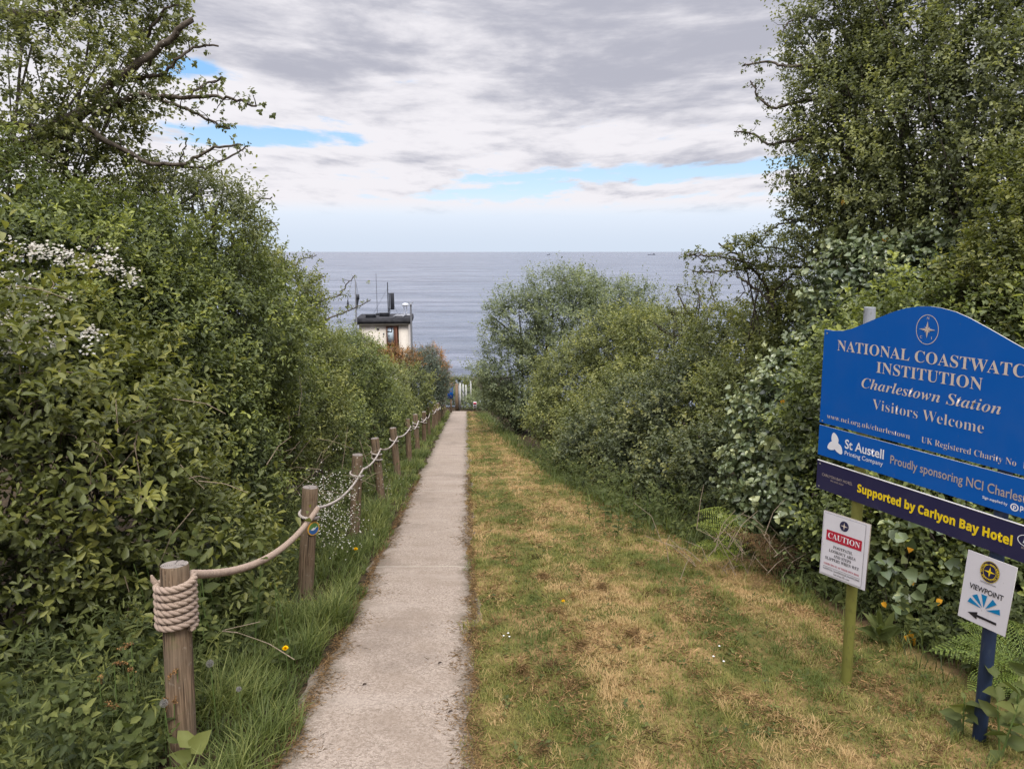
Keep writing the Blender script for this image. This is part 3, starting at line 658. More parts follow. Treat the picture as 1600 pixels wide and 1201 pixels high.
# ------------------------------------------------------------------ lookout hut
HZ = 38.0
hl, hr = at(560, 502, HZ), at(638, 502, HZ)
hx = unit(np.array([1, .10, 0])); hy = np.array([-hx[1], hx[0], 0]); AX = np.array([hx, hy, [0, 0, 1]])
wd_ = 2.62; dp = 2.75; ztop = hl[2]-.12; cen = (hl+hr)/2; fx = np.array([cen[0], cen[1], 0])
gzh = float(gz(cen[0], cen[1]+1)); ht = ztop-gzh+.3
hut = thing('lookout_hut', 'small cream coastwatch lookout hut with flat dark roof above the hedge', 'hut', (cen[0], cen[1], gzh))
M_WALL = paint('cream rendered wall', (0.561, 0.5185, 0.4505), .8, .1, .5); M_ROOF = bark('dark felt roof', (0.0187, 0.01955, 0.0221), (0.051, 0.051, 0.05525), 4); M_FRM = mat('brown door frame', (0.0765, 0.02975, 0.0153), .6); M_DARK = mat('dark metal', (0.0255, 0.02805, 0.034), .5)
M_GL = mat('window glass', (0.017, 0.0255, 0.034), .08, .6); M_PALE = paint('pale trim', (0.527, 0.51, 0.442), .6); M_GREY = mat('grey metal pole', (0.204, 0.2125, 0.2295), .5, .4, .3)
def hp(u, v, z): return fx+hx*u+hy*v+np.array([0, 0, z])
dl, dr_, dtop = .14, .80, ztop-.14
mb = MB(); zc = ztop-ht/2
mb.box(hp((-wd_/2+dl)/2, .05, zc), wd_/2+dl, .10, ht, AX); mb.box(hp((wd_/2+dr_)/2, .05, zc), wd_/2-dr_, .10, ht, AX); mb.box(hp((dl+dr_)/2, .05, (ztop+dtop)/2), dr_-dl, .10, ztop-dtop, AX)
mb.box(hp((dl+dr_)/2, .05, ztop-2.2-(ht-2.2)/2), dr_-dl, .10, ht-2.2, AX)
mb.box(hp(-wd_/2+.05, dp/2+.05, zc), .10, dp-.1, ht, AX); mb.box(hp(wd_/2-.05, dp/2+.05, zc), .10, dp-.1, ht, AX); mb.box(hp(0, dp+.05, zc), wd_, .10, ht, AX)
mb.build('wall', [M_WALL], hut)
mb = MB(); mb.box(hp(0, dp/2+.05, ztop+.13), wd_+.40, dp+.5, .24, AX); mb.box(hp(0, dp/2+.05, ztop+.262), wd_+.30, dp+.4, .02, AX); rf = mb.build('roof', [M_ROOF], hut)
mb = MB(); mb.box(hp(0, -.14, ztop-.02), wd_+.3, .05, .07, AX); mb.box(hp(wd_/2+.12, dp/2, ztop-.02), .05, dp+.3, .07, AX); mb.build('fascia', [M_PALE], hut)
wf = MB(); 
for u in (dl+.03, dr_-.24): wf.box(hp(u, .0, dtop-1.03), .06, .13, 2.06, AX)
wf.box(hp((dl+dr_-.27)/2, .0, dtop-.03), dr_-dl-.33, .13, .06, AX); wf.box(hp((dl+dr_-.27)/2, .0, dtop-1.0), dr_-dl-.33, .13, .05, AX)
dd = wf.build('door', [M_FRM], hut)
mb = MB(); mb.box(hp(.37, .02, dtop-.5), .40, .02, .9, AX); mb.box(hp(.37, .02, dtop-1.55), .40, .02, 1.0, AX, 1)
mb.build('pane', [paint('glass showing sea beyond', (.48, .58, .66), .12, .6, .2), M_FRM], dd)
mb = MB(); mb.box(hp(.31, .005, dtop-.30), .26, .012, .05, AX); mb.box(hp(.42, .005, dtop-.2), .05, .012, .2, AX); mb.box(hp(.27, .005, dtop-.53), .06, .012, .05, AX); mb.build('fittings', [M_DARK], dd)
mb = MB(); mb.box(hp(dr_-.13, .0, dtop-1.03), .12, .10, 2.06, AX); mb.build('door_leaf', [mat('brown door panel', (.12, .045, .025), .6)], hut)
mb = MB(); mb.box(hp(-.30, -.02, ztop-.27), .13, .04, .12, AX); mb.box(hp(-.30, -.042, ztop-.27), .09, .004, .07, AX, 1); mb.build('vent', [M_PALE, M_DARK], hut)
mb = MB(); mb.box(hp(.0, -.01, ztop-.55), .07, .02, .10, AX); mb.build('doorbell', [M_GREY], hut)
zr = ztop+.272
for u, v in ((-.72, .7), (-.05, 1.5)):
    mb = MB(); mb.box(hp(u, v, zr+.08), .52, .5, .16, AX); mb.box(hp(u, v, zr+.17), .58, .56, .02, AX); mb.build('roof_hatch', [M_DARK], rf)
mb = MB()
for a, c_ in (((.52, .3), (.72, 1.7)), ((1.02, .3), (1.18, 1.7))):
    mb.tube([hp(*a, zr+.06), hp(*c_, zr+.10)], .035, 6)
for q in (.3, .55, .8): mb.tube([hp(.52+.2*q, .3+1.4*q, zr+.07), hp(1.02+.16*q, .3+1.4*q, zr+.07)], .03, 6)
mb.build('ladder', [M_GREY], rf)
def stick(name, u, v, h, r, m, z0=None, foot=.05, parent=None):
    mb = MB(); z0 = zr if z0 is None else z0; mb.tube([hp(u, v, z0), hp(u, v, z0+h)], [r, r*.7], 8); mb.box(hp(u, v, z0+.05), foot*2, foot*2, .12, AX)
    return mb.build(name, [m], parent or rf)
stick('whip_aerial', -.50, 2.2, 2.35, .014, M_DARK, foot=.09)
ms = stick('mast', .12, 2.2, 1.85, .034, M_DARK, foot=.08)
mb = MB(); mb.tube([hp(.36, 2.2, zr+.30), hp(.36, 2.2, zr+.32), hp(.36, 2.2, zr+1.22), hp(.36, 2.2, zr+1.24)], [.10, .115, .115, .10], 16)
for z in (.33, 1.21): mb.tube([hp(.12, 2.2, zr+z), hp(.36, 2.2, zr+z)], .022, 6)
mb.tube([hp(.20, 2.2, zr+.1), hp(.20, 2.2, zr+1.2)], .03, 6)
mb.build('radar_reflector', [M_DARK], rf)
mb = MB(); 
for a, c_ in (((.12, 2.2, zr+1.5), (-.78, 2.5, zr)), ((.3, 2.2, zr+.9), (.66, 2.4, zr))): mb.tube([hp(*a), hp(*c_)], .006, 5)
mb.build('stay_wire', [M_DARK], rf)
mb = MB()
for u in (1.02, 1.17): mb.tube([hp(u, 2.0, zr), hp(u, 2.0, zr+.52)], .022, 8)
a = np.linspace(0, 1, 6); mb.tube([hp(1.095, 2.0, zr+.50), hp(1.095, 2.0, zr+.53), hp(1.095, 2.0, zr+.60), hp(1.095, 2.0, zr+.66), hp(1.095, 2.0, zr+.69)], [.10, .20, .20, .14, .03], 18)
mb.box(hp(1.09, 2.0, zr+.02), .55, .3, .05, AX); mb.build('satellite_dome', [paint('pale plastic dome', (.5, .52, .55), .5)], rf)
mb = MB(); pz = gzh; u, v = wd_/2+.19, -.28
mb.tube([hp(u, v, pz), hp(u, v, ztop+.95)], [.055, .05], 10); mb.box(hp(u, v, ztop+1.02), .10, .10, .16, AX); mb.tube([hp(u-.12, v, ztop+1.18), hp(u, v, ztop+1.05), hp(u+.13, v, ztop+1.18)], [.02, .05, .02], 6)
cp_ = thing('camera_post', 'slim grey post with a camera head at the hut corner', 'post', hp(u, v, pz)); mb.build('pole', [M_GREY], cp_, True)
mt0 = at(556.5, 540, HZ-1); mast = thing('signal_mast', 'thin flag mast with dark cone signals left of the lookout hut', 'mast', (mt0[0], mt0[1], gz(mt0[0], mt0[1])))
def mp_(px, py): return at(px, py, HZ-1)
mb = MB(); lo = mp_(556.5, 540); lo[2] = mast.location[2]-.2; mb.tube([lo, mp_(556.2, 480), mp_(555.5, 440), mp_(553, 432), mp_(549.5, 429.5)], [.05, .045, .03, .025, .02], 8); mb.build('pole', [M_GREY], mast, True)
mb = MB(); mb.tube([mp_(559, 459.5), mp_(559, 460), mp_(559, 468), mp_(559, 468.5)], [.02, .085, .085, .02], 10); mb.tube([mp_(558.6, 468), mp_(557.5, 484)], [.075, .02], 10); mb.tube([mp_(556, 440), mp_(559.4, 459)], .008, 5); mb.build('signal_cone', [M_DARK], mast)
mb = MB(); mb.tube([mp_(543.5, 467), mp_(543.5, 475), mp_(543, 484)], [.015, .06, .03], 8); mb.tube([mp_(551, 432), mp_(543.5, 467)], .006, 5); mb.build('signal_cone', [M_DARK], mast)

# ------------------------------------------------------------------ far end of the path
q = at(704, 640, 36.3); bx = at(703.6, 612.5, 36.6)
nb = thing('blue_board', 'plain blue board on a post at the far end of the rope fence', 'board', (bx[0], bx[1], gz(bx[0], bx[1])))
AXb = np.array([unit(np.array([1, .35, 0])), unit(np.array([-.35, 1, 0])), [0, 0, 1]])
mb = MB(); mb.box(bx, .30, .04, .66, AXb); mb.box(bx+np.array([0, 0, .36]), .34, .10, .06, AXb, 1); mb.build('panel', [M_BLUE, M_DARK], nb)
mb = MB(); gzb = float(gz(bx[0], bx[1])); mb.box(np.array([bx[0]+.02, bx[1]+.07, (bx[2]+gzb)/2]), .08, .07, bx[2]-gzb+.5, AXb); mb.build('post', [tm], nb)
gp = thing('wire_fence', 'wire fence of pale concrete posts beyond the end of the path', 'fence', G(722, 636))
pts = [(719.0, 602.5, 40.5), (723.5, 604, 42), (728.0, 605, 43.5), (735.5, 599, 44.5)]
tops = []
for k, (px, py, Z) in enumerate(pts):
    p = at(px, py, Z); g_ = float(gz(p[0], p[1])); mb = MB(); mb.box((p[0], p[1], (p[2]+g_)/2), .085, .085, p[2]-g_+.3); mb.build('post', [paint('pale concrete', (.40, .40, .38), .9, .1, .4)], gp); tops.append((p, g_))
mb = MB()
for (p, g_), (p2, g2_) in zip(tops[:-1], tops[1:]):
    for q in np.linspace(.08, .97, 9): mb.tube([(p[0], p[1], g_+(p[2]-g_)*q), (p2[0], p2[1], g2_+(p2[2]-g2_)*q)], .006, 4)
mb.tube([(tops[0][0][0], tops[0][0][1], tops[0][0][2]-.1), at(727, 618, 40.8)], .03, 5)
mb.build('wires', [M_GREY], gp)
gpz = at(713.5, 603.5, 38.5); g_ = float(gz(gpz[0], gpz[1])); mb = MB(); mb.box((gpz[0], gpz[1], (gpz[2]+g_)/2), .17, .17, gpz[2]-g_+.3); mb.box((gpz[0]+.12, gpz[1]+.02, (gpz[2]+g_)/2-.03), .05, .05, gpz[2]-g_+.2, m=1)
gpo = mb.build('gate_post', [tm, M_GREY]); tag(gpo, 'square dark gate post before the pale fence posts', 'post')
wsn = thing('warning_sign', 'tiny white and red warning sign low at the end of the path', 'sign', G(742, 641))
c_ = at(742, 632.5, 37.2); mb = MB(); mb.box(c_, .18, .02, .34); mb.build('panel', [M_PANEL], wsn)
mb = MB(); mb.box(c_+np.array([0, -.012, .075]), .16, .004, .12); wr = mb.build('red_band', [M_RED], wsn); mb = MB(); mb.box(c_+np.array([0, -.0145, .06]), .10, .002, .03); mb.box(c_+np.array([.0, -.0115, -.05]), .08, .002, .07); mb.build('symbol', [M_BLK], wsn)
mb = MB(); mb.box((c_[0], c_[1]+.03, c_[2]-.15), .04, .03, .5); mb.build('stake', [tm], wsn)
sk = at(777, 628, 33); g_ = float(gz(sk[0], sk[1])); mb = MB(); mb.tube([(sk[0], sk[1], g_-.2), (sk[0]+.02, sk[1], (g_+sk[2])/2), (sk[0]-.02, sk[1], sk[2]+.2)], [.055, .05, .045], 8); tag(mb.build('wooden_stake', [BARK]), 'dark upright stake under the rounded bush at the lawn end', 'stake')
# ships on the horizon
for px, L_, lab in ((857, 40, 'tiny vessel on the horizon above the middle of the sea'), (1018, 95, 'long low ship on the horizon near the thorn branches')):
    D = 9000; x0 = (px-800)/F_PX*D*math.cos(PITCH); mb = MB()
    mb.box((x0, D, SEA_Z+4), L_, 14, 10); mb.box((x0+L_*.32, D, SEA_Z+14), L_*.2, 12, 12); mb.tube([(x0-L_*.1, D, SEA_Z+8), (x0-L_*.1, D, SEA_Z+22)], 1.0, 6)
    tag(mb.build('ship', [mat('ship grey', (.12, .13, .16))]), lab, 'ship')
#PART3
# ------------------------------------------------------------------ plants
def clip_ground(P, marg=.03): return P[:, 2] > gz(P[:, 0], P[:, 1])+marg
NEARCLEAR = lambda P: np.linalg.norm(P-CAM, axis=1) > 1.6
def crown(mb, blobs, rng, ll, lw, dens=1.0, prof='ovate', simple=False, n=7, holes=.55, rough=.22, shoots=.12, face=.35, up=.5, T0=.42, inner=True, seed=1, lai=2.6, th=(.7, 1.25), sl=None, down=0.0, bright=0.0):
    """leafy twigs over the outside of the blobs; returns some twig points for branches"""
    B = [(at(b_[0], b_[1], b_[2]), b_[3]*b_[2]/F_PX, b_[4] if len(b_) > 4 else 1.0) for b_ in blobs]
    pts = []; rmean = np.mean([r for _, r, _ in B])
    for shell in ((1.0, lai, 1.0), (.72, .8, 1.35)) if inner else ((1.0, lai, 1.0),):
        fr, la, big = shell
        for c_, r, sy in B:
            area = 4*math.pi*r*r*(.4+.6*sy); k = int(area*la*dens/(ll*lw*.62*n*big*big))+3
            nrm = unit(rng.normal(size=(k, 3)))
            P = c_+nrm*np.array([1, 1, sy])*r*fr
            lump = snoise(P, .55*max(r, .35), seed)*.7+snoise(P, .22*max(r, .5), seed+5)*.4
            P = c_+nrm*np.array([1, 1, sy])*(r*fr*(1+rough*lump+rng.normal(0, .06, k)))[:, None]
            keep = np.ones(k, bool)
            for c2, r2, sy2 in B:
                if c2 is c_: continue
                keep &= np.linalg.norm((P-c2)/np.array([1, 1, sy2]), axis=1) > r2*fr*.80
            toc = unit(CAM-P); fac = (nrm*toc).sum(1)
            keep &= (fac > -.25) | (rng.random(k) < .35)
            if fr == 1.0: keep &= (lump > -holes*rng.uniform(.8, 1.6, k))
            keep &= clip_ground(P, .05) & NEARCLEAR(P)
            P, nr, lu = P[keep], nrm[keep], lump[keep]
            if not len(P): continue
            A = nr*(.75-.3*down)+np.array([0, 0, up-down*1.2])+rng.normal(0, .45, P.shape)
            sh = rng.random(len(P)) < shoots
            s_ = (sl or ll*2.2)*np.where(sh, 2.2, 1.0)
            tt = T0+.26*lu+.10*snoise(P, .12*max(r, .8)+.1, seed+9)+rng.normal(0, .08, len(P))+bright  # lump term paints highlights on bulges and shade in hollows into the tint
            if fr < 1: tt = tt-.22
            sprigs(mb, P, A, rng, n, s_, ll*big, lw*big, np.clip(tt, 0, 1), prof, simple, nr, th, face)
            pts.append((c_, P[::max(1, len(P)//14)]))
    return pts
def branches(mb, base, pts, rng, r0, k=8):
    cs = {}
    for c_, P in pts: cs.setdefault(tuple(c_), []).append(P)
    for c_, Ps in cs.items():
        c_ = np.array(c_); P = np.vstack(Ps)
        m_ = base*.5+c_*.5+rng.normal(0, .08, 3)*np.linalg.norm(c_-base)
        q = np.linspace(0, 1, 9)[:, None]; L_ = (1-q)**2*base+2*q*(1-q)*m_+q*q*c_
        mb.tube(L_, np.linspace(r0, r0*.4, 9), 6)
        for j in rng.choice(len(P), min(k, len(P)), False):
            s_ = L_[rng.integers(4, 9)]; mid = (s_+P[j])/2+rng.normal(0, .06, 3)*np.linalg.norm(P[j]-s_)
            q6 = np.linspace(0, 1, 6)[:, None]; mb.tube((1-q6)**2*s_+2*q6*(1-q6)*mid+q6**2*P[j], np.linspace(r0*.35, r0*.09, 6), 5, cap=False)
def limb(mbb, mbl, px, Z, r0, r1, rng, ll, lw, dens=26, spread=.12, simple=False, T=.42, prof='obov', n=6, bare=0.0, kink=.02, twigs=.8, face=.35):
    """a limb along a line of points at its own distance, clothed in leafy spurs"""
    Zs = np.broadcast_to(Z, (len(px),)) if np.isscalar(Z) else np.array(Z)
    P = np.array([at(x, y, z) for (x, y), z in zip(px, Zs)])
    L_, s_ = resample(P, max(.04, np.linalg.norm(P[-1]-P[0])/40))
    L_ = np.vstack([L_, P[-1:]]); L_ += rng.normal(0, kink*.35, L_.shape); L_[:, 1] += np.cumsum(rng.normal(0, kink, len(L_)))
    mbb.tube(L_, np.linspace(r0, r1, len(L_)), 7)
    tot = s_[-1]; k = int(tot*dens); 
    if k < 1: return
    f = rng.uniform(bare, 1, k)**.8; idx = np.clip((f*(len(L_)-1)).astype(int), 0, len(L_)-1)
    off = rng.normal(0, 1, (k, 3))*spread*np.array([1, 1.3, .8])*(.3+.7*rng.random(k))[:, None]
    Q = L_[idx]+off
    for j in range(int(k*twigs*.5)):
        mbb.tube(np.array([L_[idx[j]], L_[idx[j]]*.4+Q[j]*.6+rng.normal(0, .012, 3), Q[j]]), [r1*.7, r1*.5, r1*.25], 4, cap=False)
    sprigs(mbl, Q, unit(off)+np.array([0, 0, .35])+rng.normal(0, .3, Q.shape), rng, n, ll*1.3, ll, lw, np.clip(T+rng.normal(0, .12, k), 0, 1), prof, simple, unit(off), face=face)
def flowers(mb, P, N, rng, r=.008, n=12, spread=.035):
    """flat heads of small five-petalled blossom"""
    k = len(P); Q = P[:, None]+rng.normal(0, spread, (k, n, 3))*np.array([1, 1, .55])+N[:, None]*.02
    Q = Q.reshape(-1, 3); m = len(Q); Nn = unit(np.repeat(N, n, 0)+np.array([0, -.2, .6])+rng.normal(0, .35, (m, 3)))
    u = unit(np.cross(Nn, rng.normal(size=(m, 3)))); v = np.cross(Nn, u); a = np.arange(10)*math.pi/5; rr = np.where(np.arange(10) % 2 == 0, 1.0, .55)
    rad = r*rng.uniform(.75, 1.25, m)
    V = Q[:, None]+rad[:, None, None]*rr[None, :, None]*(np.cos(a)[None, :, None]*u[:, None]+np.sin(a)[None, :, None]*v[:, None])
    mb.add(V.reshape(-1, 3), [np.arange(m*10).reshape(m, 10)], rng.random(m))
SEED = [50]
def plant(name, label, cat, blobs, lm, ll=.05, lw=.024, base=None, r0=.03, group=None, limbs=(), kb=8, extra=None, **kw):
    SEED[0] += 1; rng = np.random.default_rng(SEED[0])
    b0 = blobs[0]; c_ = at(b0[0], b0[1], b0[2])
    if base is None: bs = np.array([c_[0], c_[1]+.1, float(gz(c_[0], c_[1]))])
    else: q = at(base[0], base[1], base[2]); bs = np.array([q[0], q[1], float(gz(q[0], q[1]))])
    rt = thing(name, label, cat, bs, group)
    ml, mt = MB(), MB()
    pts = crown(ml, blobs, rng, ll, lw, seed=SEED[0], **kw)
    bot = bs-np.array([0, 0, .1])
    branches(mt, bot, pts, rng, r0, kb)
    simple = kw.get('simple', False)
    for lb in limbs:
        a = dict(r0=.03, r1=.006, dens=26, spread=.12, bare=0.0, T=kw.get('T0', .42), prof=kw.get('prof', 'obov')); a.update(lb[2] if len(lb) > 2 else {})
        limb(mt, ml, lb[0], lb[1], a.pop('r0'), a.pop('r1'), rng, ll*a.pop('ls', .8), lw*.9, simple=simple, **a)
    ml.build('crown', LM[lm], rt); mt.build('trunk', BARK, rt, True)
    if extra: extra(rt, rng)
    return rt
def blossom(spots, r=.008, n=12, spread=.035):
    def f(rt, rng):
        mb = MB()
        for px, py, Z, sx, sy, k in spots:
            P = np.array([at(px+rng.normal(0, sx), py+rng.normal(0, sy), Z-rng.uniform(0, .25)) for _ in range(k)])
            flowers(mb, P, unit(CAM-P)*.6+np.array([0, 0, .5]), rng, r, n, spread)
        mb.build('blossom', LM['blossom'], rt)
    return f
HG = 'bushes of the hedge left of the rope fence'; HR = 'bushes of the hedge right of the lawn'
# ---- left
plant('blackthorn_bush', 'big glossy green bush with broad fresh leaves behind the nearest post', 'bush',
      [(70, 800, 4.3, 215), (-110, 700, 3.9, 230), (205, 905, 4.5, 150), (150, 680, 4.8, 130), (-60, 950, 3.7, 160), (60, 620, 4.6, 120), (300, 880, 5.0, 90)], 'fresh', .066, .029, prof='obov', n=8, holes=.08, rough=.36, shoots=.26, T0=.42, r0=.025, group=HG, kb=26)
plant('hawthorn_bush', 'hawthorn bush with clusters of white blossom at the left edge', 'bush',
      [(60, 500, 5.3, 160), (180, 430, 5.8, 110), (-80, 420, 5.1, 190), (210, 540, 5.6, 110), (110, 600, 5.0, 110)], 'hedge', .048, .024, prof='obov', holes=.5, shoots=.2, T0=.40, group=HG, kb=12,
      extra=blossom([(50, 395, 4.55, 40, 8, 16), (120, 405, 4.7, 30, 10, 12), (175, 420, 4.9, 10, 8, 6), (205, 435, 5.0, 7, 10, 6), (30, 505, 4.1, 26, 14, 11), (85, 528, 4.15, 18, 8, 7), (142, 524, 4.3, 9, 6, 4), (12, 548, 4.0, 12, 6, 5), (48, 545, 4.0, 12, 7, 6), (15, 440, 4.3, 24, 16, 7), (100, 470, 4.5, 40, 14, 4)], .0100, 13, .030))
plant('hawthorn_tree', 'tall spreading hawthorn tree with a dead stub and faded cream blossom', 'tree',
      [(50, 70, 6.2, 120), (165, 85, 6.4, 80), (235, 25, 6.6, 45), (110, 190, 6.2, 85), (-60, 160, 5.8, 150), (30, 280, 6.0, 90), (150, -20, 6.4, 90), (170, 300, 6.4, 60), (40, -60, 6.2, 120), (110, 120, 6.0, 80), (90, 260, 6.2, 70)], 'thorn', .042, .027, base=(-150, 900, 6.0), r0=.022,
      prof='round', holes=.22, rough=.36, shoots=.1, T0=.52, group=None, inner=False, lai=2.3, face=.2, kb=4,
      limbs=[([(-60, 330), (40, 240), (140, 182), (210, 118), (262, 80), (311, 39)], 6.2, dict(r0=.075, r1=.022, dens=10, spread=.10, bare=.1)),
             ([(200, 125), (260, 118), (310, 75), (345, 74)], 6.2, dict(r0=.02, r1=.008, dens=34, spread=.06)),
             ([(0, 195), (70, 200), (150, 205), (230, 255), (280, 258), (330, 228), (372, 224)], 6.0, dict(r0=.035, r1=.008, dens=22, spread=.10)),
             ([(150, 180), (220, 150), (290, 155), (345, 152), (405, 168)], 6.1, dict(r0=.03, r1=.008, dens=50, spread=.085)),
             ([(230, 150), (290, 170), (330, 190), (368, 205)], 6.2, dict(r0=.018, r1=.008, dens=44, spread=.06)),
             ([(290, 155), (320, 125), (340, 118)], 6.2, dict(r0=.012, r1=.008, dens=60, spread=.06)),
             ([(230, 60), (265, 20), (285, 12)], 6.4, dict(r0=.016, r1=.008, dens=34, spread=.05)),
             ([(0, 20), (100, 15), (200, -20)], 6.2, dict(r0=.05, r1=.02, dens=10)),
             ([(20, 330), (70, 290), (80, 230), (130, 190)], 6.3, dict(r0=.04, r1=.02, dens=12))],
      extra=blossom([(80, 210, 5.9, 60, 30, 22), (60, 60, 5.6, 60, 40, 30), (190, 120, 6.0, 40, 30, 24), (30, 130, 5.5, 40, 40, 26), (130, 20, 5.9, 50, 18, 14), (30, 235, 5.6, 40, 25, 16)], .0075, 9, .05))
plant('blackthorn_tree', 'upright blackthorn with long leafy shoots in front of the sky gap', 'tree',
      [(300, 380, 7.3, 90), (335, 350, 7.6, 50), (250, 340, 7.2, 60), (362, 368, 8.0, 30), (220, 400, 7.0, 80)], 'thorn', .060, .022, prof='lance', holes=.3, rough=.32, shoots=.3, T0=.40, inner=False, lai=2.6, kb=14, group=HG,
      limbs=[([(262, 420), (264, 330), (268, 270), (290, 215)], 7.2, dict(r0=.02, r1=.006, dens=26, spread=.10)), ([(150, 215), (200, 245), (260, 258), (320, 262), (375, 225)], 7.2, dict(r0=.025, r1=.008, dens=14)),
             ([(330, 360), (350, 300), (349, 268)], 7.4, dict(r0=.015, dens=34, spread=.07)), ([(360, 350), (400, 310), (425, 310)], 7.8, dict(r0=.015, dens=40, spread=.08)), ([(380, 370), (420, 345), (438, 360)], 8.0, dict(r0=.015, dens=40, spread=.08)), ([(300, 360), (305, 290), (312, 265)], 7.3, dict(r0=.012, dens=30, spread=.07))])
plant('hedge_bush', 'dense mid green hedge bush between blossom and sea gap', 'bush',
      [(320, 520, 7.0, 130), (260, 630, 6.0, 110), (358, 482, 8.4, 72), (380, 610, 7.8, 95), (330, 730, 6.4, 90), (250, 480, 6.6, 90)], 'hedge', .052, .023, prof='obov', holes=.48, shoots=.18, T0=.42, group=HG)
plant('privet_bush', 'yellowish green bush over the third and fourth posts', 'bush',
      [(442, 478, 11, 56), (458, 580, 10.4, 76), (410, 690, 8.3, 60), (450, 650, 9.6, 75), (418, 428, 10.8, 28), (385, 800, 7.2, 50)], 'olive', .055, .025, prof='obov', holes=.5, T0=.42, group=HG, shoots=.2,
      limbs=[([(440, 430), (470, 405), (497, 398)], 11, dict(r0=.015, r1=.006, dens=34, spread=.09)), ([(430, 450), (425, 415), (440, 392)], 11, dict(r0=.015, dens=30, spread=.09)), ([(470, 500), (500, 470), (530, 462), (548, 438), (556, 430)], 13, dict(r0=.02, r1=.008, dens=22, spread=.10)), ([(490, 505), (530, 492), (560, 478), (576, 470)], 13, dict(r0=.018, r1=.008, dens=20, spread=.10)), ([(470, 470), (490, 440), (510, 432)], 12, dict(r0=.018, r1=.008, dens=24, spread=.09))])
plant('sloe_bush', 'rounded green bush above the rope fence, middle of the left hedge', 'bush',
      [(530, 590, 14, 66), (530, 560, 15, 34), (570, 650, 14.3, 52), (515, 670, 12.3, 48), (490, 620, 13, 50)], 'hedge', .062, .030, simple=True, holes=.55, T0=.44, group=HG, kb=6)
plant('elder_bush', 'pale green bush beneath the lookout hut', 'bush',
      [(590, 610, 19, 40), (600, 645, 18, 40), (630, 615, 21, 40), (556, 566, 19, 36), (625, 650, 20, 26)], 'olive', .075, .036, simple=True, holes=.6, T0=.40, group=HG, kb=5)
plant('russet_bush', 'reddish brown topped bush against the hut wall', 'bush', [(570, 560, 25, 17), (612, 562, 26, 18), (590, 574, 25, 22), (638, 566, 27, 16)], 'russet', .08, .036, simple=True, holes=.6, T0=.36, group=HG, kb=4)
plant('gorse_bush', 'dark blue green bush near the far end of the rope fence', 'bush', [(660, 592, 28, 34), (665, 618, 28, 26), (650, 572, 29, 20), (668, 562, 29, 16), (680, 600, 29, 20)], 'dark', .08, .03, simple=True, holes=.7, T0=.42, group=HG, kb=4)
plant('beech_bush', 'rust coloured bush edging the sea at the hedge end', 'bush', [(684, 585, 31, 15), (690, 603, 31, 11), (676, 560, 31, 15), (690, 572, 32, 8)], 'russet', .085, .04, simple=True, holes=.6, T0=.62, group=HG, kb=4)
# ---- right
plant('thorn_tree', 'tall dense thorn tree rising behind the blue notice board', 'tree',
      [(1320, 55, 8.3, 72), (1310, 165, 8.1, 66), (1410, 30, 8, 100), (1410, 185, 7.8, 112), (1315, 265, 8.1, 72), (1500, 60, 7.5, 135), (1525, 220, 7.1, 150), (1425, 330, 7.5, 105), (1305, 345, 8.2, 62), (1610, 140, 6.8, 150), (1570, 360, 6.6, 120), (1370, 400, 7.8, 70)], 'thorn', .046, .028, base=(1430, 800, 7.6), r0=.05, prof='obov', holes=.34, rough=.38, shoots=.3, T0=.42, lai=2.6, kb=16,
      limbs=[([(1340, 120), (1280, 108), (1235, 103), (1205, 90), (1168, 96)], 8, dict(r0=.03, r1=.008, dens=50, spread=.09)), ([(1310, 40), (1262, 20), (1236, 32), (1226, 48)], 8.2, dict(r0=.02, dens=44, spread=.09)),
             ([(1330, 150), (1270, 152), (1215, 165), (1192, 145), (1180, 120)], 8, dict(r0=.03, r1=.008, dens=46, spread=.08)), ([(1330, 215), (1260, 215), (1210, 222), (1190, 205), (1158, 200)], 8, dict(r0=.03, r1=.008, dens=48, spread=.09)),
             ([(1310, 290), (1262, 295), (1235, 285), (1226, 262)], 8.1, dict(r0=.02, dens=40, spread=.09)), ([(1300, 350), (1250, 345), (1215, 352), (1196, 366)], 8.3, dict(r0=.02, dens=30, spread=.07)), ([(1290, 330), (1230, 345), (1203, 338)], 8.3, dict(r0=.015, dens=30, spread=.05)),
             ([(1350, 60), (1300, 0), (1250, -15)], 8.3, dict(r0=.02, dens=40, spread=.1))])
plant('hawthorn_tree', 'leaning small hawthorn reaching out over the sea horizon', 'tree',
      [(1200, 402, 9, 32), (1255, 425, 9.2, 52), (1160, 395, 9, 20), (1290, 470, 9, 50), (1230, 470, 9.2, 22)], 'olive', .044, .026, base=(1240, 640, 9), r0=.02, prof='obov', holes=.1, T0=.44, inner=False, lai=2.4, kb=4,
      limbs=[([(1330, 430), (1260, 417), (1180, 415), (1125, 400), (1066, 399)], 9, dict(r0=0.018, r1=.008, dens=64, spread=.10)), ([(1205, 480), (1195, 440), (1160, 402), (1128, 380)], 9, dict(r0=0.021, r1=.01, dens=38, spread=.10)), ([(1185, 418), (1130, 425), (1082, 424)], 9, dict(r0=0.012, r1=.008, dens=72, spread=.09)),
             ([(1260, 415), (1225, 388), (1140, 380)], 9, dict(r0=0.012, r1=.008, dens=64, spread=.09)), ([(1225, 540), (1205, 480), (1185, 455), (1150, 432)], 9, dict(r0=0.024, r1=.012, dens=19)), ([(1200, 495), (1212, 450), (1240, 425)], 9, dict(r0=0.018, r1=.01, dens=19)), ([(1150, 420), (1165, 455), (1150, 470)], 9, dict(r0=0.007, dens=41))])
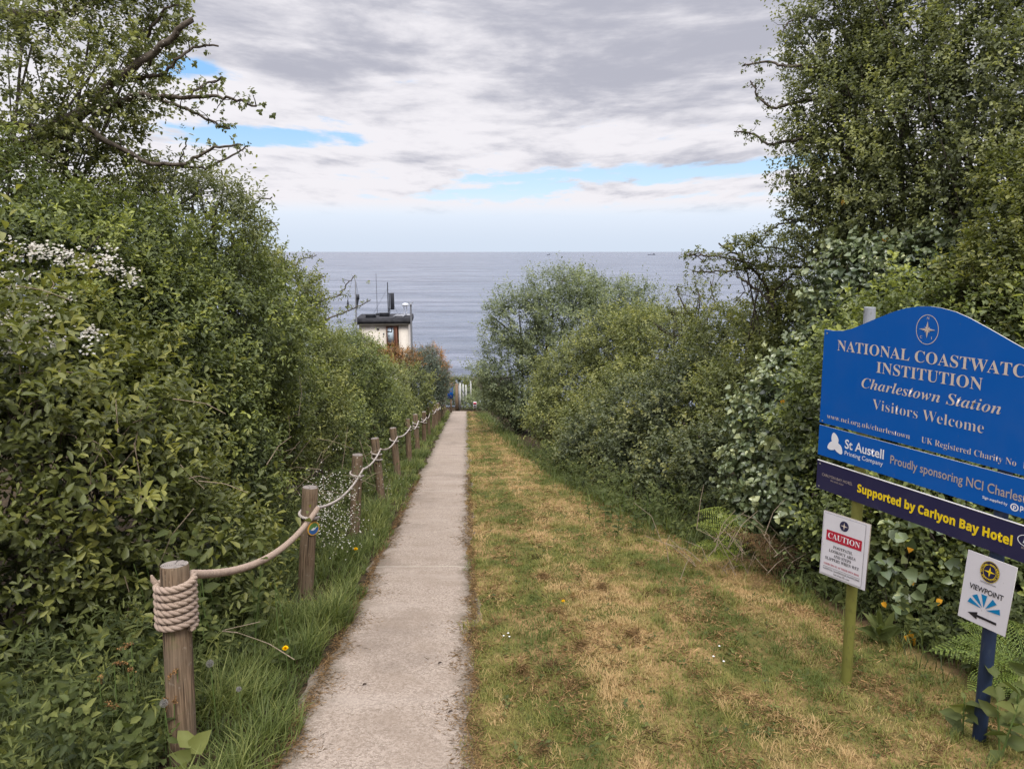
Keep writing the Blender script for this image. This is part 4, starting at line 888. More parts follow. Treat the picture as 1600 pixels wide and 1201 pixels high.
plant('bare_thorn', 'sparse twiggy thorn bush open to the sea between fuller bushes', 'tree',
      [(1092, 462, 12, 24), (1065, 478, 12, 20), (1050, 520, 12, 30), (1110, 520, 12, 30)], 'olive', .048, .026, base=(1100, 640, 12), r0=.018, prof='obov', holes=.1, inner=False, lai=1.8, T0=.36, simple=True,
      limbs=[([(1098, 560), (1096, 505), (1075, 487), (1062, 462), (1060, 448)], 12, dict(r0=0.021, r1=.01, dens=22)), ([(1096, 512), (1120, 478), (1112, 440)], 12, dict(r0=0.017, r1=.01, dens=26)), ([(1078, 488), (1050, 492), (1040, 480)], 12, dict(r0=0.012, r1=.01, dens=26)), ([(1092, 500), (1095, 460), (1086, 440)], 12, dict(r0=0.012, r1=.01, dens=30)), ([(1075, 530), (1040, 520), (1020, 500)], 12, dict(r0=0.012, r1=.008, dens=30))])
plant('willow_bush', 'large rounded grey green bush standing against the sea', 'bush',
      [(812, 500, 22, 44), (795, 575, 22, 44), (865, 478, 22, 48), (912, 458, 22.5, 30), (950, 480, 22, 38), (900, 530, 21.5, 70), (990, 485, 20, 36), (822, 612, 22, 40), (782, 615, 22.5, 26), (800, 640, 22, 24), (840, 640, 21, 30), (770, 590, 22.5, 18)], 'grey', .085, .036, simple=True, holes=.42, rough=.34, shoots=.25, T0=.44, r0=.06, kb=8, prof='lance',
      limbs=[([(800, 520), (770, 495), (752, 528)], 22, dict(r0=.03, dens=12, spread=.2)), ([(800, 480), (785, 478), (762, 482)], 22, dict(r0=.03, dens=14, spread=.2)), ([(870, 450), (885, 432), (905, 428)], 22, dict(r0=.03, dens=16, spread=.2)), ([(930, 460), (935, 440), (940, 430)], 22, dict(r0=.03, dens=16, spread=.2))])
plant('dogwood_bush', 'yellow green bush in front of the rounded grey green one', 'bush',
      [(900, 600, 16.5, 58), (960, 548, 16, 54), (1035, 555, 14.5, 58), (868, 655, 16, 36), (990, 640, 14, 66), (1062, 528, 14, 36), (1000, 520, 15, 36), (920, 665, 15, 44)], 'olive', .066, .032, simple=True, holes=.55, T0=.50, shoots=.2, group=HR, kb=7)
plant('bramble_thicket', 'low dark bramble thicket beside the middle of the lawn', 'bush',
      [(935, 700, 12.3, 52), (1010, 715, 10.8, 64), (1085, 650, 10.4, 80), (1065, 745, 9.2, 60), (1000, 650, 11.5, 50), (1130, 730, 8.4, 62)], 'bramble', .062, .036, holes=.5, T0=.42, shoots=.14, group=HR, kb=8)
plant('hazel_bush', 'dull green bush below the leaning hawthorn', 'bush',
      [(1140, 560, 11, 66), (1180, 625, 9, 68), (1225, 525, 9.5, 62), (1130, 630, 9.6, 50), (1280, 520, 8.8, 60)], 'olive', .052, .028, holes=.5, T0=.42, shoots=.2, group=HR)
plant('ivy_mound', 'mound of round grey green ivy leaves left of the notice board', 'bush',
      [(1225, 665, 6.9, 72), (1200, 745, 6.7, 60), (1262, 600, 7.2, 62), (1285, 715, 6.3, 66), (1190, 800, 6.6, 40), (1240, 790, 6.3, 60)], 'ivy', .056, .056, prof='heart', holes=.6, T0=.50, shoots=.05, face=.8, down=.5, n=5, group=HR)
plant('ivy_clad_thorn', 'ivy draped thorn just above the notice board post', 'bush', [(1345, 455, 7.0, 70), (1400, 470, 6.8, 60), (1310, 520, 7.2, 50), (1450, 430, 6.6, 60)], 'ivy', .054, .052, prof='heart', holes=.5, T0=.42, shoots=.05, face=.7, down=.4, n=5, group=HR)
plant('elm_bush', 'bright yellow green leafy bush at the right edge above the sign', 'bush', [(1575, 430, 5.5, 62), (1620, 500, 5.3, 80), (1500, 450, 5.7, 36), (1620, 360, 5.5, 70), (1590, 290, 5.8, 40), (1750, 470, 5.6, 130)], 'fresh', .044, .024, prof='obov', holes=.35, T0=.48, shoots=.3, group=HR)
plant('hedge_bush', 'shaded hedge bush directly behind the notice board', 'bush',
      [(1390, 640, 5.9, 135), (1480, 610, 5.6, 150), (1400, 810, 5.5, 110), (1530, 820, 5.0, 130), (1610, 660, 5.3, 150), (1450, 920, 5.0, 70), (1330, 860, 5.9, 60), (1600, 940, 4.5, 90), (1760, 700, 5.2, 190), (1960, 800, 5.0, 220), (1780, 930, 4.6, 150)], 'hedge', .056, .030, prof='obov', holes=.42, T0=.44, shoots=.22, group=HR, kb=14)
plant('bindweed', 'trailing heart shaped bindweed leaves under the navy sign panel', 'climber', [(1420, 870, 4.75, 55), (1470, 850, 4.6, 50), (1385, 930, 4.7, 34), (1450, 950, 4.45, 40)], 'ivy', .075, .068, prof='heart', holes=.2, T0=.36, shoots=0, face=.8, down=.5, n=3, inner=False, lai=1.1, kb=3, r0=.006)
# far end
plant('low_scrub', 'low green scrub filling the end of the path before the sea', 'bush', [(752, 630, 40, 16), (770, 628, 39, 16), (735, 632, 41, 12), (790, 622, 38, 18), (722, 618, 45, 12), (708, 622, 44, 12), (735, 615, 46, 12), (695, 618, 45, 12)], 'grey', .09, .045, simple=True, T0=.5, holes=.7, kb=2, r0=.02)
plant('blackened_scrub', 'dark purple brown scrub behind the tiny warning sign', 'bush', [(752, 606, 47, 12), (768, 608, 46, 12), (740, 604, 48, 9), (785, 604, 45, 14)], 'purple', .10, .045, simple=True, T0=.5, holes=.7, kb=2, r0=.02)
plant('cliff_hedge', 'bright green clipped hedge top behind the pale fence posts', 'hedge', [(712, 598, 47, 8), (724, 598, 47, 8), (735, 601, 46, 8), (748, 597, 50, 8), (765, 596, 50, 8), (700, 600, 47, 8), (735, 612, 45.5, 7)], 'fresh', .10, .05, simple=True, T0=.52, holes=.8, kb=1, r0=.02)

# ------------------------------------------------------------------ herbs at the hedge foot
def hedge_line_left(y): return -1.62-.0625*(y-3)
RBX = np.array([(1.2, 3.4), (2.6, 2.62), (3.3, 2.50), (4.5, 2.42), (5.3, 2.22), (6.4, 1.85), (7.5, 1.6), (9, 1.2), (11, .75), (14, .35), (19, -.2), (25, -.75), (33, -1.5), (36, -2.0)])
def hedge_line_right(y): return np.interp(y, RBX[:, 0], RBX[:, 1])
rng = np.random.default_rng(5)
def onground(x, y, dz=0.0): return np.stack([x, y, gz(x, y)+dz], 1)
def blades(mb, P, h, w, rng, lean=.35, T=None, bend=.5, dirv=None):
    n = len(P); h = np.broadcast_to(h, (n,))*rng.uniform(.6, 1.25, n); w = np.broadcast_to(w, (n,))
    a = rng.uniform(0, 6.283, n); s = np.stack([np.cos(a), np.sin(a), np.zeros(n)], 1); f = np.stack([-np.sin(a), np.cos(a), np.zeros(n)], 1)
    ln = np.abs(rng.normal(lean, lean*.5, n)); d = unit(f*ln[:, None]+np.array([0, 0, 1.]))
    if dirv is not None: d = unit(d+dirv)
    m_ = P+d*(h*.55)[:, None]; tp = m_+unit(d+f*bend*rng.uniform(.3, 1.4, n)[:, None]-np.array([0, 0, .25])*bend)*(h*.5)[:, None]
    hw = (w*.5)[:, None]
    V = np.stack([P-s*hw, P+s*hw, m_+s*hw*.8, m_-s*hw*.8, tp], 1).reshape(-1, 3); b0 = np.arange(n)[:, None]*5
    T = rng.random(n) if T is None else np.clip(T, 0, 1)
    mb.add(V, [b0+np.array([[0, 1, 2, 3]])], T); mb.add(np.zeros((0, 3)), [])
    k = mb.n-len(V); mb.F.setdefault(3, []).append(b0+np.array([[3, 2, 4]])+k); mb.T.setdefault(3, []).append(T); mb.M.setdefault(3, []).append(np.zeros(n))
# long verge grass, left
mb = MB()
for y0, y1, dn, h, w in ((1.9, 4.6, 3600, .27, .0055), (4.6, 8, 2200, .22, .0065), (8, 16, 900, .20, .010), (16, 36, 260, .22, .015)):
    yy = rng.uniform(y0, y1, int(dn*(y1-y0)*.95)); xl = hedge_line_left(yy)-.25; xr = path_c(yy)-.45+.05*np.sin(yy*3)+.03*np.sin(yy*9)
    q = rng.random(len(yy)); x = xl+(xr-xl)*q; hh = h*np.where(q > .9, .55, 1.0)*np.where(q < .42, .55, 1.0)*(.75+.35*snoise(np.stack([x, yy, 0*x], 1), .6, 3))
    fd = np.min([np.hypot(x-p_.location[0], (yy-p_.location[1]+.10)*.7) for p_ in posts], axis=0); kf = fd > .115; x, yy, hh = x[kf], yy[kf], hh[kf]*np.clip((fd[kf]-.08)/.25, .3, 1)
    P = onground(x, yy); T = .50+.18*snoise(P, .5, 11)+rng.normal(0, .18, len(x))
    blades(mb, P, np.maximum(hh, .05), w, rng, .45, T, .8, np.array([.22, -.05, 0]))
tag(mb.build('verge_grass', LM['grass']), 'long green grass between the rope fence and the path', 'grass', kind='stuff')
# rough grass at the right hedge foot
mb = MB()
for y0, y1, dn, h, w in ((2.6, 6, 700, .16, .005), (6, 12, 600, .24, .007), (12, 34, 200, .22, .012)):
    yy = rng.uniform(y0, y1, int(dn*(y1-y0)*.6)); x = hedge_line_right(yy)+rng.normal(.12, .16, len(yy)); P = onground(x, yy)
    blades(mb, P, h*(.8+.4*snoise(P, .8, 4)).clip(.25, 2), w, rng, .45, .42+.2*snoise(P, .6, 12)+rng.normal(0, .15, len(x)), .8)
tag(mb.build('rough_grass', LM['grass']), 'tall rough grass along the foot of the right hedge', 'grass', kind='stuff')
# mown lawn and dry cuttings
def straw_mask(P):
    cross = P[:, 0]-path_c(P[:, 1])
    Q = P*np.array([1, .28, 1]); return .5*snoise(Q, .7, 21)+.38*snoise(Q, .24, 22)+.2*snoise(P, .12, 23)+.75*np.exp(-((cross-1.38-.1*np.sin(P[:, 1]*1.5))/.26)**2)-.4*np.exp(-((cross-.95)/.16)**2)+.3*np.exp(-((cross-.66)/.13)**2)-.32*np.exp(-((cross-2.05)/.35)**2)+.06
mb = MB(); mc = MB()
for y0, y1, dn, h, w in ((1.9, 3.6, 8500, .034, .0034), (3.6, 6, 5200, .036, .0042), (6, 11, 2200, .036, .0062), (11, 20, 800, .038, .010), (20, 37, 300, .04, .017)):
    k = int(dn*(y1-y0)*2.6); yy = rng.uniform(y0, y1, k); xl = path_c(yy)+.40+.03*np.sin(yy*4)+.025*np.sin(yy*13); xr = hedge_line_right(yy)+.15
    q = rng.random(k); x = xl+(xl*0+2.6)*q; ok = x < xr; x, yy = x[ok], yy[ok]; P = onground(x, yy); s_ = straw_mask(P)
    T = np.clip(.36+.66*s_+rng.normal(0, .16, len(x)), 0, 1)
    tall = .8+1.3*np.clip(snoise(P, .22, 31)-.25, 0, 1.2)
    blades(mb, P, h*tall, w, rng, .75, T, .9)
    # cuttings lie flat on top, raked into ragged drifts
    kc = int(dn*(y1-y0)*1.6); yy = rng.uniform(y0, y1, kc); x = path_c(yy)+.38+2.5*rng.random(kc); P = onground(x, yy); dr = snoise(P*np.array([1, .4, 1]), .5, 41)*.6+snoise(P, .17, 42)*.5
    ok = (dr > .12+.42*rng.random(kc)) & (x < hedge_line_right(yy)+.1); P = P[ok]; dr = dr[ok]
    P[:, 2] += rng.uniform(0, .022, len(P))*np.clip(dr*1.4, .3, 1.6)
    a = rng.uniform(0, 6.28, len(P)); D = np.stack([np.cos(a), np.sin(a), rng.normal(0, .3, len(P))], 1)
    leaves(mc, P, D, unit(np.array([0, 0, 1.])+rng.normal(0, .5, (len(P), 3))), rng.uniform(.025, .06, len(P))*(w/.003)**.5, w*1.0, np.clip(.48+rng.normal(0, .26, len(P)), 0, 1), 'lance', True)
tag(mb.build('mown_grass', LM['lawn']), 'short mown grass patched green and straw yellow', 'grass', kind='stuff')
for px, py, r_, tn in ((1035, 932, .05, .05), (1005, 937, .04, .2), (840, 1168, .08, .25), (815, 1052, .10, .35), (835, 872, .035, .05), (868, 955, .10, .4), (905, 1015, .09, .4), (1012, 1165, .05, .15), (990, 1000, .08, .4), (895, 1080, .10, .4), (770, 975, .07, .4), (850, 905, .12, .5), (860, 1050, .06, .2), (1000, 890, .05, .35), (940, 925, .07, .35)):
    g_ = G(px, py); k = int(5200*r_); a = rng.uniform(0, 6.28, k); rr = r_*np.abs(rng.normal(0, .75, k)); rot = rng.uniform(0, 3.1); ca, sa = math.cos(rot), math.sin(rot)
    qx, qy = np.cos(a)*rr*1.7, np.sin(a)*rr*.8; P = np.stack([g_[0]+qx*ca-qy*sa, g_[1]+qx*sa+qy*ca, np.zeros(k)], 1); wob = snoise(P, .09, int(px)); P = P[wob > -.15]; rr = rr[wob > -.15]; k = len(P)
    P[:, 2] = gz(P[:, 0], P[:, 1])+.05*np.exp(-(rr/r_)**2)*rng.random(k); a = rng.uniform(0, 6.28, k)
    leaves(mc, P, np.stack([np.cos(a), np.sin(a), rng.normal(.15, .4, k)], 1), unit(np.array([0, 0, 1.])+rng.normal(0, .6, (k, 3))), rng.uniform(.02, .06, k), .0028, np.clip(tn+rng.normal(0, .2, k), 0, 1), 'lance', True)
# thatch that has crept over both path edges
for sgn, wid in ((-1, .10), (1, .09)):
    k = 9000; yy = 1.9+10*rng.random(k)**1.6; x = path_c(yy)+sgn*(.45-np.abs(rng.normal(0, wid, k))*(.5+.5*snoise(np.stack([yy, yy*0, yy*0], 1), .5, 51+sgn).clip(-.6, 1.5))); P = onground(x, yy, .016)
    a = rng.uniform(0, 6.28, k); leaves(mc, P, np.stack([np.cos(a), np.sin(a), rng.normal(0, .15, k)], 1), unit(np.array([0, 0, 1.])+rng.normal(0, .3, (k, 3))), rng.uniform(.015, .05, k), .0028, np.clip(.3+rng.normal(0, .2, k), 0, 1), 'lance', True)
tag(mc.build('dry_grass_cuttings', LM['straw']), 'brown dry grass cuttings scattered over the lawn', 'grass cuttings', kind='stuff')
# mixed low undergrowth at the hedge foot, both sides
mb = MB()
for k, n_, l_, w_, pf, hm, up_ in ((1100, 6, .048, .026, 'ovate', .40, .7), (1300, 8, .062, .012, 'lance', .46, 1.0), (700, 5, .030, .024, 'round', .30, .6), (260, 5, .085, .05, 'ovate', .34, .5)):
    yy = 2.2+6.5*rng.random(k)**1.5; x = hedge_line_left(yy)-rng.uniform(-.12, .8, k); P = onground(x, yy); P[:, 2] += rng.uniform(.02, hm, k)*np.clip((hedge_line_left(yy)+.25-x)/.4, .15, 1)
    P = P[snoise(P, .35, 60+n_) > -.35]; k = len(P)
    sprigs(mb, P, rng.normal(0, .45, (k, 3))+np.array([.3, -.3, up_]), rng, n_, .11, l_, w_, np.clip(.44+.3*snoise(P, .3, 61+n_)+rng.normal(0, .14, k), 0, 1), pf, False, np.tile([.5, -.7, .3], (k, 1)), (.6, 1.4), .4)
k = 5200; yy = 2.2+5*rng.random(k)**1.4; x = hedge_line_left(yy)-rng.uniform(.0, .8, k); P = onground(x, yy)
blades(mb, P, .34, .0048, rng, .5, .5+rng.normal(0, .2, k), .9, np.array([.15, -.1, 0]))
k = 1500; yy = 8+26*rng.random(k)**1.3; x = hedge_line_left(yy)-rng.uniform(-.1, .6, k); P = onground(x, yy); P[:, 2] += rng.uniform(.03, .5, k)
sprigs(mb, P, rng.normal(0, .5, (k, 3))+np.array([.3, -.3, .7]), rng, 6, .16, .07, .036, np.clip(.42+rng.normal(0, .15, k), 0, 1), 'ovate', True)
k = 2600; yy = 2.5+12*rng.random(k)**1.4; x = hedge_line_right(yy)+rng.uniform(.0, .6, k); P = onground(x, yy); P[:, 2] += rng.uniform(.02, .40, k)*np.clip((x-hedge_line_right(yy))/.3, .2, 1)
sprigs(mb, P, rng.normal(0, .5, (k, 3))+np.array([-.3, -.3, .7]), rng, 6, .12, .05, .026, np.clip(.40+.2*snoise(P, .4, 62)+rng.normal(0, .12, k), 0, 1), 'ovate', False, np.tile([-.5, -.7, .3], (k, 1)), (.8, 1.4), .4)
k = 900; yy = 2.2+8*rng.random(k)**1.5; x = path_c(yy)+.5+2.4*rng.random(k); P = onground(x, yy, .012); P = P[(snoise(P, .35, 71) > .25) & (x < hedge_line_right(yy))]
sprigs(mb, P, rng.normal(0, .3, P.shape)+np.array([0, 0, 1.]), rng, 5, .02, .028, .015, np.clip(.5+rng.normal(0, .15, len(P)), 0, 1), 'round', True, th=(1.2, 1.5))
tag(mb.build('undergrowth', LM['herb']), 'low mixed leafy weeds along the foot of both hedges', 'undergrowth', kind='stuff')
# ---- single herbs
def herb(name, label, cat, spots, hgt, ll, lw, n, lm='herb', prof='ovate', group=None, T=.45, th=(1.0, 1.45), stems=True):
    rg = np.random.default_rng(abs(hash(label)) % 1000 if False else sum(map(ord, label)))
    P = np.array([G(*s_) if len(s_) == 2 else at(*s_) for s_ in spots]); P[:, 2] = gz(P[:, 0], P[:, 1])
    rt = thing(name, label, cat, P[0], group); ml, ms_ = MB(), MB()
    A = rg.normal(0, .12, P.shape)+np.array([0, -.05, 1.]); H = hgt*rg.uniform(.75, 1.2, len(P))
    for p, a, h in zip(P, unit(A), H):
        ms_ = MB()
        if stems: ms_.tube([p-np.array([0, 0, .02]), p+a*h*.5, p+a*h*1.0], [.0045, .004, .002], 5)
        sprigs(ml, (p+a*h*.12)[None], a[None], rg, n, h*.9, ll, lw, T, prof, False, np.tile([0, -1., 0], (1, 1)), th, .3)
        if stems: ms_.build('stem', STEM, rt, True)
    ml.build('foliage', LM[lm], rt)
    return rt
rg = np.random.default_rng(8)
herb('nettle_clump', 'clump of broad leaved nettles behind the first rope swag', 'nettles', [(300+rg.normal(0, 60), 880+rg.normal(0, 12), 4.0+rg.uniform(-.2, .5)) for _ in range(26)], .62, .085, .05, 14, T=.48)
herb('nettle_clump', 'pale nettles crowding the foot of the dark blue pole', 'nettles', [(1500, 1180, 3.25), (1560, 1190, 3.1), (1590, 1180, 3.1), (1580, 1150, 3.3), (1600, 1120, 3.5), (1560, 1200, 3.0)], .24, .085, .05, 9, 'herb', T=.62)
herb('dock_plant', 'dock plant with long upright leaves beside the algae green post', 'plant', [(1375, 985, 4.3), (1390, 975, 4.35)], .16, .17, .05, 9, 'herb', 'lance', T=.5, th=(.35, .9), stems=False)
herb('dock_leaf', 'big curled dock leaf at the foot of the nearest timber post', 'plant', [(300, 1190, 2.92), (285, 1200, 2.85)], .10, .15, .10, 5, 'herb', T=.72, th=(.5, 1.1), stems=False)
herb('dock_plant', 'wide pale dock leaves low in the left corner', 'plant', [(75, 1150, 3.0), (20, 1090, 3.1)], .24, .14, .085, 7, 'herb', T=.46)
herb('hogweed', 'stand of tall leafy weeds at the right hedge foot mid way', 'plant', [(1010+rg.normal(0, 70), 800, 8.0+rg.uniform(-.8, .8)) for _ in range(22)], .42, .09, .035, 12, 'herb', 'lance', T=.42)
def fern(name, label, base, fr, lm, Ts=.5):
    rt = thing(name, label, 'fern', base); rg = np.random.default_rng(sum(map(ord, label)))
    for az_, L_, lift in fr:
        ml = MB(); q = np.linspace(0, 1, 19); dirh = np.array([math.cos(az_), math.sin(az_), 0])
        R = base+dirh*(q*L_*.85)[:, None]+np.array([0, 0, 1.])*(L_*lift*(q*1.6-q*q*1.25))[:, None]
        ml.tube(R[::3], np.linspace(.0035, .001, len(R[::3])), 4, tint=.3); T_ = unit(np.gradient(R, axis=0)); side = unit(np.cross(T_, [0, 0, 1.])); nn = np.cross(side, T_)
        for sg_ in (1, -1):
            for i in range(2, 19):
                pl_ = L_*.30*math.sin(math.pi*min(1, .15+q[i]*.9))**.8*(1.05-q[i]*.55)+.006; d_ = unit(side[i]*sg_+T_[i]*.45); m = 8; f = (np.arange(m)+.5)/m
                B_ = R[i]+d_*(pl_*f)[:, None]-np.array([0, 0, 1.])*(.10*pl_*f**2)[:, None]; e = unit(np.cross(d_, nn[i]))
                for s2 in (1, -1):
                    leaves(ml, B_, np.tile(e*s2+d_*.5, (m, 1)), np.tile(nn[i], (m, 1))+rg.normal(0, .3, (m, 3)), pl_*.115*(1.1-f*.7)+.003, .0058*L_/.5+0*f, np.clip(Ts+rg.normal(0, .1, m), 0, 1), 'lance', True)
        ml.build('frond', LM[lm], rt)
    return rt
f0 = at(1600, 1085, 3.55); f0[2] = gz(f0[0], f0[1])+.16
fern('fern', 'green fern with arching fronds beside the blue pole', f0, [(2.9, .55, .35), (2.5, .42, .55), (3.5, .5, .1), (2.0, .45, .6), (4.0, .42, .25), (1.2, .5, .5)], 'fern', .55)
f1 = at(1160, 880, 6.05); f1[2] = gz(f1[0], f1[1])
fern('bracken', 'yellowing bracken fronds at the hedge foot', f1, [(2.5, .62, 1.1), (2.1, .7, 1.2), (3.0, .55, .8), (1.6, .6, 1.2), (3.5, .5, .7)], 'fern', .75)
f2 = at(1215, 895, 5.75); f2[2] = gz(f2[0], f2[1])
fern('dead_bracken', 'brown withered bracken left of the caution sign', f2, [(2.2, .6, .9), (1.2, .6, .7), (3.0, .55, .6), (.3, .6, .8), (3.9, .5, .4), (2.7, .65, 1.1), (1.8, .5, 1.1), (5.2, .35, .4)], 'deadfern', .45)
# dead stems: arching, in the hedge faces
def stems(name, label, cat, lines, r=.004, m=TWIG):
    mb = MB(); first = None
    for ln, Z in lines:
        P = np.array([at(x, y, Z+.02*k) for k, (x, y) in enumerate(ln)]); q, _ = resample(P, .03); mb.tube(q, np.linspace(r, r*.5, len(q)), 5)
        if first is None: first = P[-1]
    return tag(mb.build(name, m, None, True), label, cat, kind='stuff')
rg = np.random.default_rng(12); lines = []
for _ in range(46):
    x, y = 1150+rg.normal(0, 55), 850+rg.normal(0, 22); a = rg.uniform(-.9, .9)-1.57; L_ = rg.uniform(30, 95); lines.append(([(x, y+25), (x+math.cos(a)*L_*.5, y+25+math.sin(a)*L_*.5), (x+math.cos(a)*L_+rg.normal(0, 14), y+25+math.sin(a)*L_*.8)], 5.75+rg.uniform(-.1, .3)))
stems('dead_undergrowth', 'tangle of dead brown stems under the hedge beside the withered bracken', 'dead stems', lines, .0035)
lines = []
for _ in range(40):
    x, y = 470+rg.normal(0, 60), 720+rg.normal(0, 55); a = rg.uniform(0, 6.28); L_ = rg.uniform(25, 80); lines.append(([(x, y), (x+math.cos(a)*L_*.5+rg.normal(0, 5), y+math.sin(a)*L_*.5), (x+math.cos(a)*L_, y+math.sin(a)*L_+8)], 7.0+rg.uniform(-.3, .6)))
for _ in range(26):
    x, y = 150+rg.normal(0, 100), 700+rg.normal(0, 100); a = rg.uniform(0, 6.28); L_ = rg.uniform(40, 110); lines.append(([(x, y), (x+math.cos(a)*L_*.5+rg.normal(0, 8), y+math.sin(a)*L_*.5), (x+math.cos(a)*L_, y+math.sin(a)*L_+12)], 3.75+rg.uniform(-.15, .3)))
stems('dry_brambles', 'dry bare bramble stems arching out of the left hedge', 'dead stems', lines, .0032)
stems('dry_stalk', 'bent straw coloured stalk leaning over the verge grass', 'stalk', [([(460, 1030), (420, 1005), (372, 988)], 3.6), ([(372, 988), (345, 985), (410, 970)], 3.6)], .0028)
# dandelions, seed clocks, daisies
M_DY = mat('dandelion yellow', (.80, .50, .0), .6, .1); M_SEED = mat('seed fluff', (.22, .21, .19), .9, .05); M_DW = mat('daisy white', (.62, .62, .60), .6, .1)
def dandelion(px, py, Z, label, r=.019):
    c_ = at(px, py, Z); g_ = float(gz(c_[0], c_[1])); rt = thing('dandelion', label, 'flower', (c_[0], c_[1], g_), 'yellow dandelions')
    mb = MB(); n = 46; a = np.arange(n)*2.4; f = np.sqrt((np.arange(n)+.5)/n); D = np.stack([np.cos(a)*f, np.sin(a)*f, 1.1-f], 1); D = D+np.array([0, -.35, .1])
    leaves(mb, np.tile(c_, (n, 1)), D, unit(np.array([0, 0, 1.])+D*.2), r, r*.34, np.full(n, .5), 'lance'); mb.build('flower_head', M_DY, rt)
    mb = MB(); mb.tube([(c_[0], c_[1], g_-.01), (c_[0]+.006, c_[1], (c_[2]+g_)/2), c_], .0022, 5); mb.build('stem', STEM, rt, True)
dandelion(446, 1013, 3.75, 'yellow dandelion near the straw stalk in the left verge'); dandelion(556, 858, 6.3, 'yellow dandelion beside the white flowers left of the path', .022); dandelion(880, 939, 5.15, 'yellow dandelion in the mown lawn', .015)
def clock(px, py, Z, label, r=.016):
    c_ = at(px, py, Z); g_ = float(gz(c_[0], c_[1])); rt = thing('dandelion_clock', label, 'seed head', (c_[0], c_[1], g_), 'dandelion clocks')
    mb = MB(); n = 150; k = np.arange(n)+.5; ph = np.arccos(1-2*k/n); a = math.pi*(1+5**.5)*k; D = np.stack([np.cos(a)*np.sin(ph), np.sin(a)*np.sin(ph), np.cos(ph)], 1)
    for s_ in range(3):
        rd = unit(rng.normal(size=(n, 3))); leaves(mb, c_+D*r*.86, D*.6+rd*.6, unit(rng.normal(size=(n, 3))), r*.32, .0011, np.zeros(n), 'lance', True)
    leaves(mb, np.tile(c_, (n, 1)), D, rng.normal(size=(n, 3)), r*.9, .0006, np.zeros(n), 'lance', True); mb.tube([c_-np.array([0, 0, .003]), c_+np.array([0, 0, .003])], .0035, 6)
    mb.build('seed_head', M_SEED, rt); mb = MB(); mb.tube([(c_[0], c_[1], g_-.01), (c_[0]+.006, c_[1], (c_[2]+g_)/2), c_], .002, 5); mb.build('stem', STEM, rt, True)
clock(328, 1036, 3.2, 'grey dandelion clock just right of the nearest post'); clock(256, 1098, 2.95, 'grey dandelion clock left of the nearest post'); clock(373, 1076, 3.15, 'small dandelion clock in the grass towards the path', .011)
for px, py, lab in ((787, 999, 'leftmost daisy of a close trio in the lawn'), (794, 994, 'upper daisy of a close trio in the lawn'), (796, 1000, 'lower right daisy of a close trio in the lawn'), (1130, 1045, 'lone daisy in the middle of the lawn'), (1114, 1038, 'small daisy left of the lone lawn daisy'), (1123, 1022, 'pale daisy above the lone lawn daisy')):
    g_ = G(px, py); c_ = g_+np.array([0, 0, .035]); rt = thing('daisy', lab, 'flower', g_, 'white daisies in the lawn'); mb = MB(); n = 14; a = np.arange(n)*2*math.pi/n; leaves(mb, np.tile(c_, (n, 1)), np.stack([np.cos(a), np.sin(a)-.2, 0*a+.35], 1), np.tile([0, 0, 1.], (n, 1)), .0075, .0036, np.zeros(n), 'lance', True); mb.build('flower_head', M_DW, rt)
    mb = MB(); mb.tube([g_, c_], .0012, 4); mb.build('stem', STEM, rt)
# white flowered clump between second and third posts
wf_ = thing('stitchwort', 'cloud of tiny white flowers between the second and third posts', 'wildflowers', G(530, 850)); mb, mf = MB(), MB(); rg = np.random.default_rng(44)
P = np.array([at(525+rg.normal(0, 22), 800+rg.normal(0, 34), 6.4+rg.normal(0, .25)) for _ in range(110)]); P = P[P[:, 2] > gz(P[:, 0], P[:, 1])+.04]
sprigs(mb, P, rg.normal(0, .4, P.shape)+np.array([0, 0, 1.]), rg, 7, .12, .035, .010, np.clip(.45+rg.normal(0, .1, len(P)), 0, 1), 'lance')
flowers(mf, P+np.array([0, -.08, .04]), np.tile([.2, -.6, .6], (len(P), 1)), rg, .0062, 5, .045)
P2 = np.array([at(500+rg.normal(0, 10), 785+rg.normal(0, 12), 5.9) for _ in range(10)]+[at(595+rg.normal(0, 22), 745+rg.normal(0, 22), 9.6) for _ in range(9)]); flowers(mf, P2, np.tile([.2, -.6, .6], (len(P2), 1)), rg, .006, 5, .05)
mb.build('foliage', LM['herb'], wf_); mf.build('blossom', LM['blossom'], wf_)
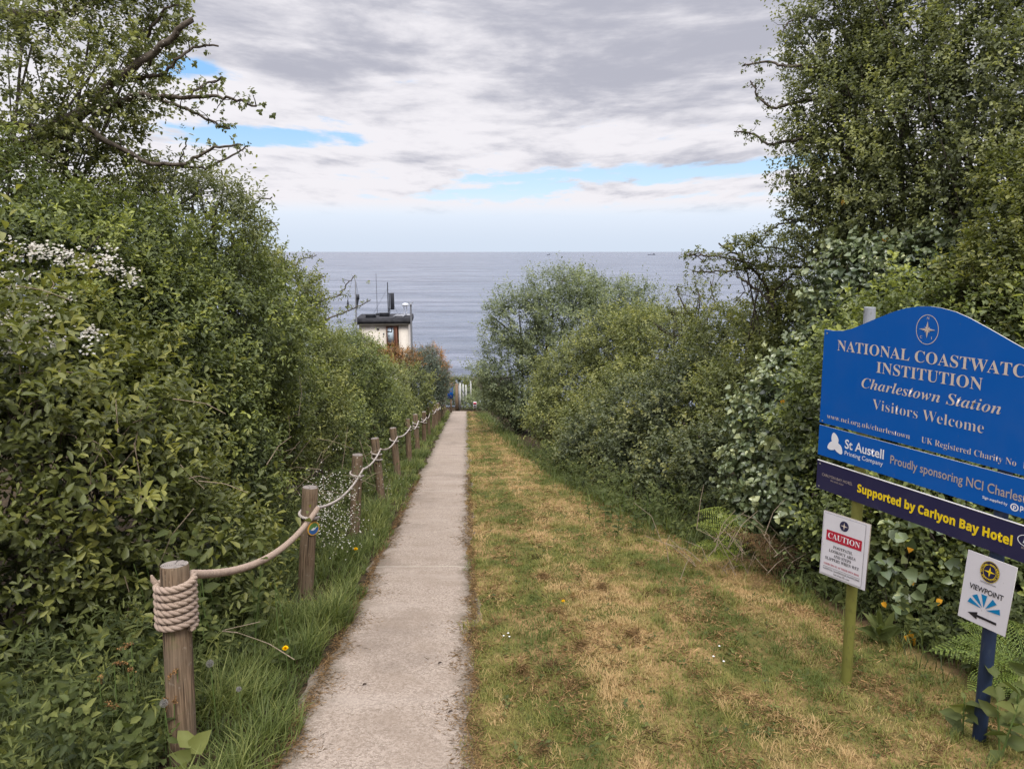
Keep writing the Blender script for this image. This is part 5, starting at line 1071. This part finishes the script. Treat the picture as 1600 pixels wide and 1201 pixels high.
# sorrel with rusty seed heads, low left
SP = [(205, 1005), (178, 1035), (200, 1045), (155, 1055), (165, 1095), (180, 1100), (277, 1045), (272, 1100), (258, 1110), (20, 1030), (330, 1015), (280, 1165)]
for k, (px, py) in enumerate(SP[:9]):
    lab = ['topmost rusty sorrel head in the left corner weeds', 'rusty sorrel head bending left above the dark weeds', 'short rusty sorrel head below the topmost one', 'fan shaped sorrel head on a long pale stalk', 'drooping sorrel head low in the corner weeds', 'thick curled sorrel head beside the drooping one', 'bushy sorrel head touching the nearest post', 'slim sorrel stalk at the left foot of the nearest post', 'pale sorrel stalk by the grey seed clock'][k]
    c_ = at(px, py, 2.98); g_ = float(gz(c_[0], c_[1])); rt = thing('sorrel', lab, 'weed', (c_[0], c_[1], g_), 'rusty sorrel heads'); mb = MB(); n = 70; f = rg.random(n); ax_ = unit(rg.normal(0, .6, 3)+np.array([.3, 0, .3])); P = c_+ax_*(f*.05)[:, None]+rg.normal(0, .004, (n, 3))
    leaves(mb, P, rg.normal(size=(n, 3)), rg.normal(size=(n, 3)), .007, .006, np.clip(.75+rg.normal(0, .2, n), 0, 1), 'round', True); mb.build('seed_head', LM['deadfern'], rt)
    mb = MB(); mb.tube([(c_[0]-.02, c_[1], g_-.01), (c_[0]-.015, c_[1]+.01, (c_[2]+g_)/2), c_], .002, 5); mb.build('stem', STEM, rt, True)
# fallen and yellowed leaves
M_YL = mat('yellowed leaf', (.55, .27, .02), .6, .2)
for k, (px, py, Z, r, lab) in enumerate(((1420, 990, 4.3, .085, 'large yellow leaf low in the hedge foot beside the fern'), (1424, 850, 4.65, .06, 'yellow bindweed leaf under the navy panel'), (1422, 902, 4.6, .055, 'yellow orange leaf midway below the navy panel'), (1468, 935, 4.4, .045, 'small orange leaf near the viewpoint sign'), (1222, 625, 6.4, .05, 'orange leaf on the ivy mound'), (1383, 372, 7.0, .06, 'orange leaf in the thorn tree above the notice board'), (1380, 940, 4.5, .04, 'orange leaf just above the dock plant'), (1318, 313, 7.4, .055, 'hanging orange leaf at the edge of the thorn tree'))):
    mb = MB(); c_ = at(px, py, Z); leaves(mb, c_[None], np.array([[.3*(-1)**k, -.3, -.8]]), np.array([[-.4, -.9, .3]]), r, r*.75, np.array([.5]), 'heart'); leaves(mb, (c_+np.array([.0, .0, .002]))[None], np.array([[.1, -.2, .9]]), np.array([[-.4, -.9, .3]]), r*.35, .004, np.array([.5]), 'lance', True)
    tag(mb.build('yellow_leaf', M_YL), lab, 'leaf', 'yellowed leaves on the right')
M_DL = mat('dead leaf', (.04, .028, .02), .8, .1)
for px, py, lab in ((684, 1041, 'dark scrap of leaf on the path, middle of the near slab'), (700, 1118, 'dark dead leaf on the path near the lawn edge'), (566, 1075, 'small dark twig on the path towards the verge')):
    g_ = G(px, py); mb = MB(); leaves(mb, (g_+np.array([0, 0, .018]))[None], np.array([[.9, .3, .25]]), np.array([[0, 0, 1.]]), .028, .012, np.array([.5]), 'ovate', fold=.5); leaves(mb, (g_+np.array([0, 0, .018]))[None], np.array([[-.9, -.1, .1]]), np.array([[0, 0, 1.]]), .012, .002, np.array([.5]), 'lance', True); tag(mb.build('dead_leaf', M_DL), lab, 'leaf', 'dead leaves on the path')
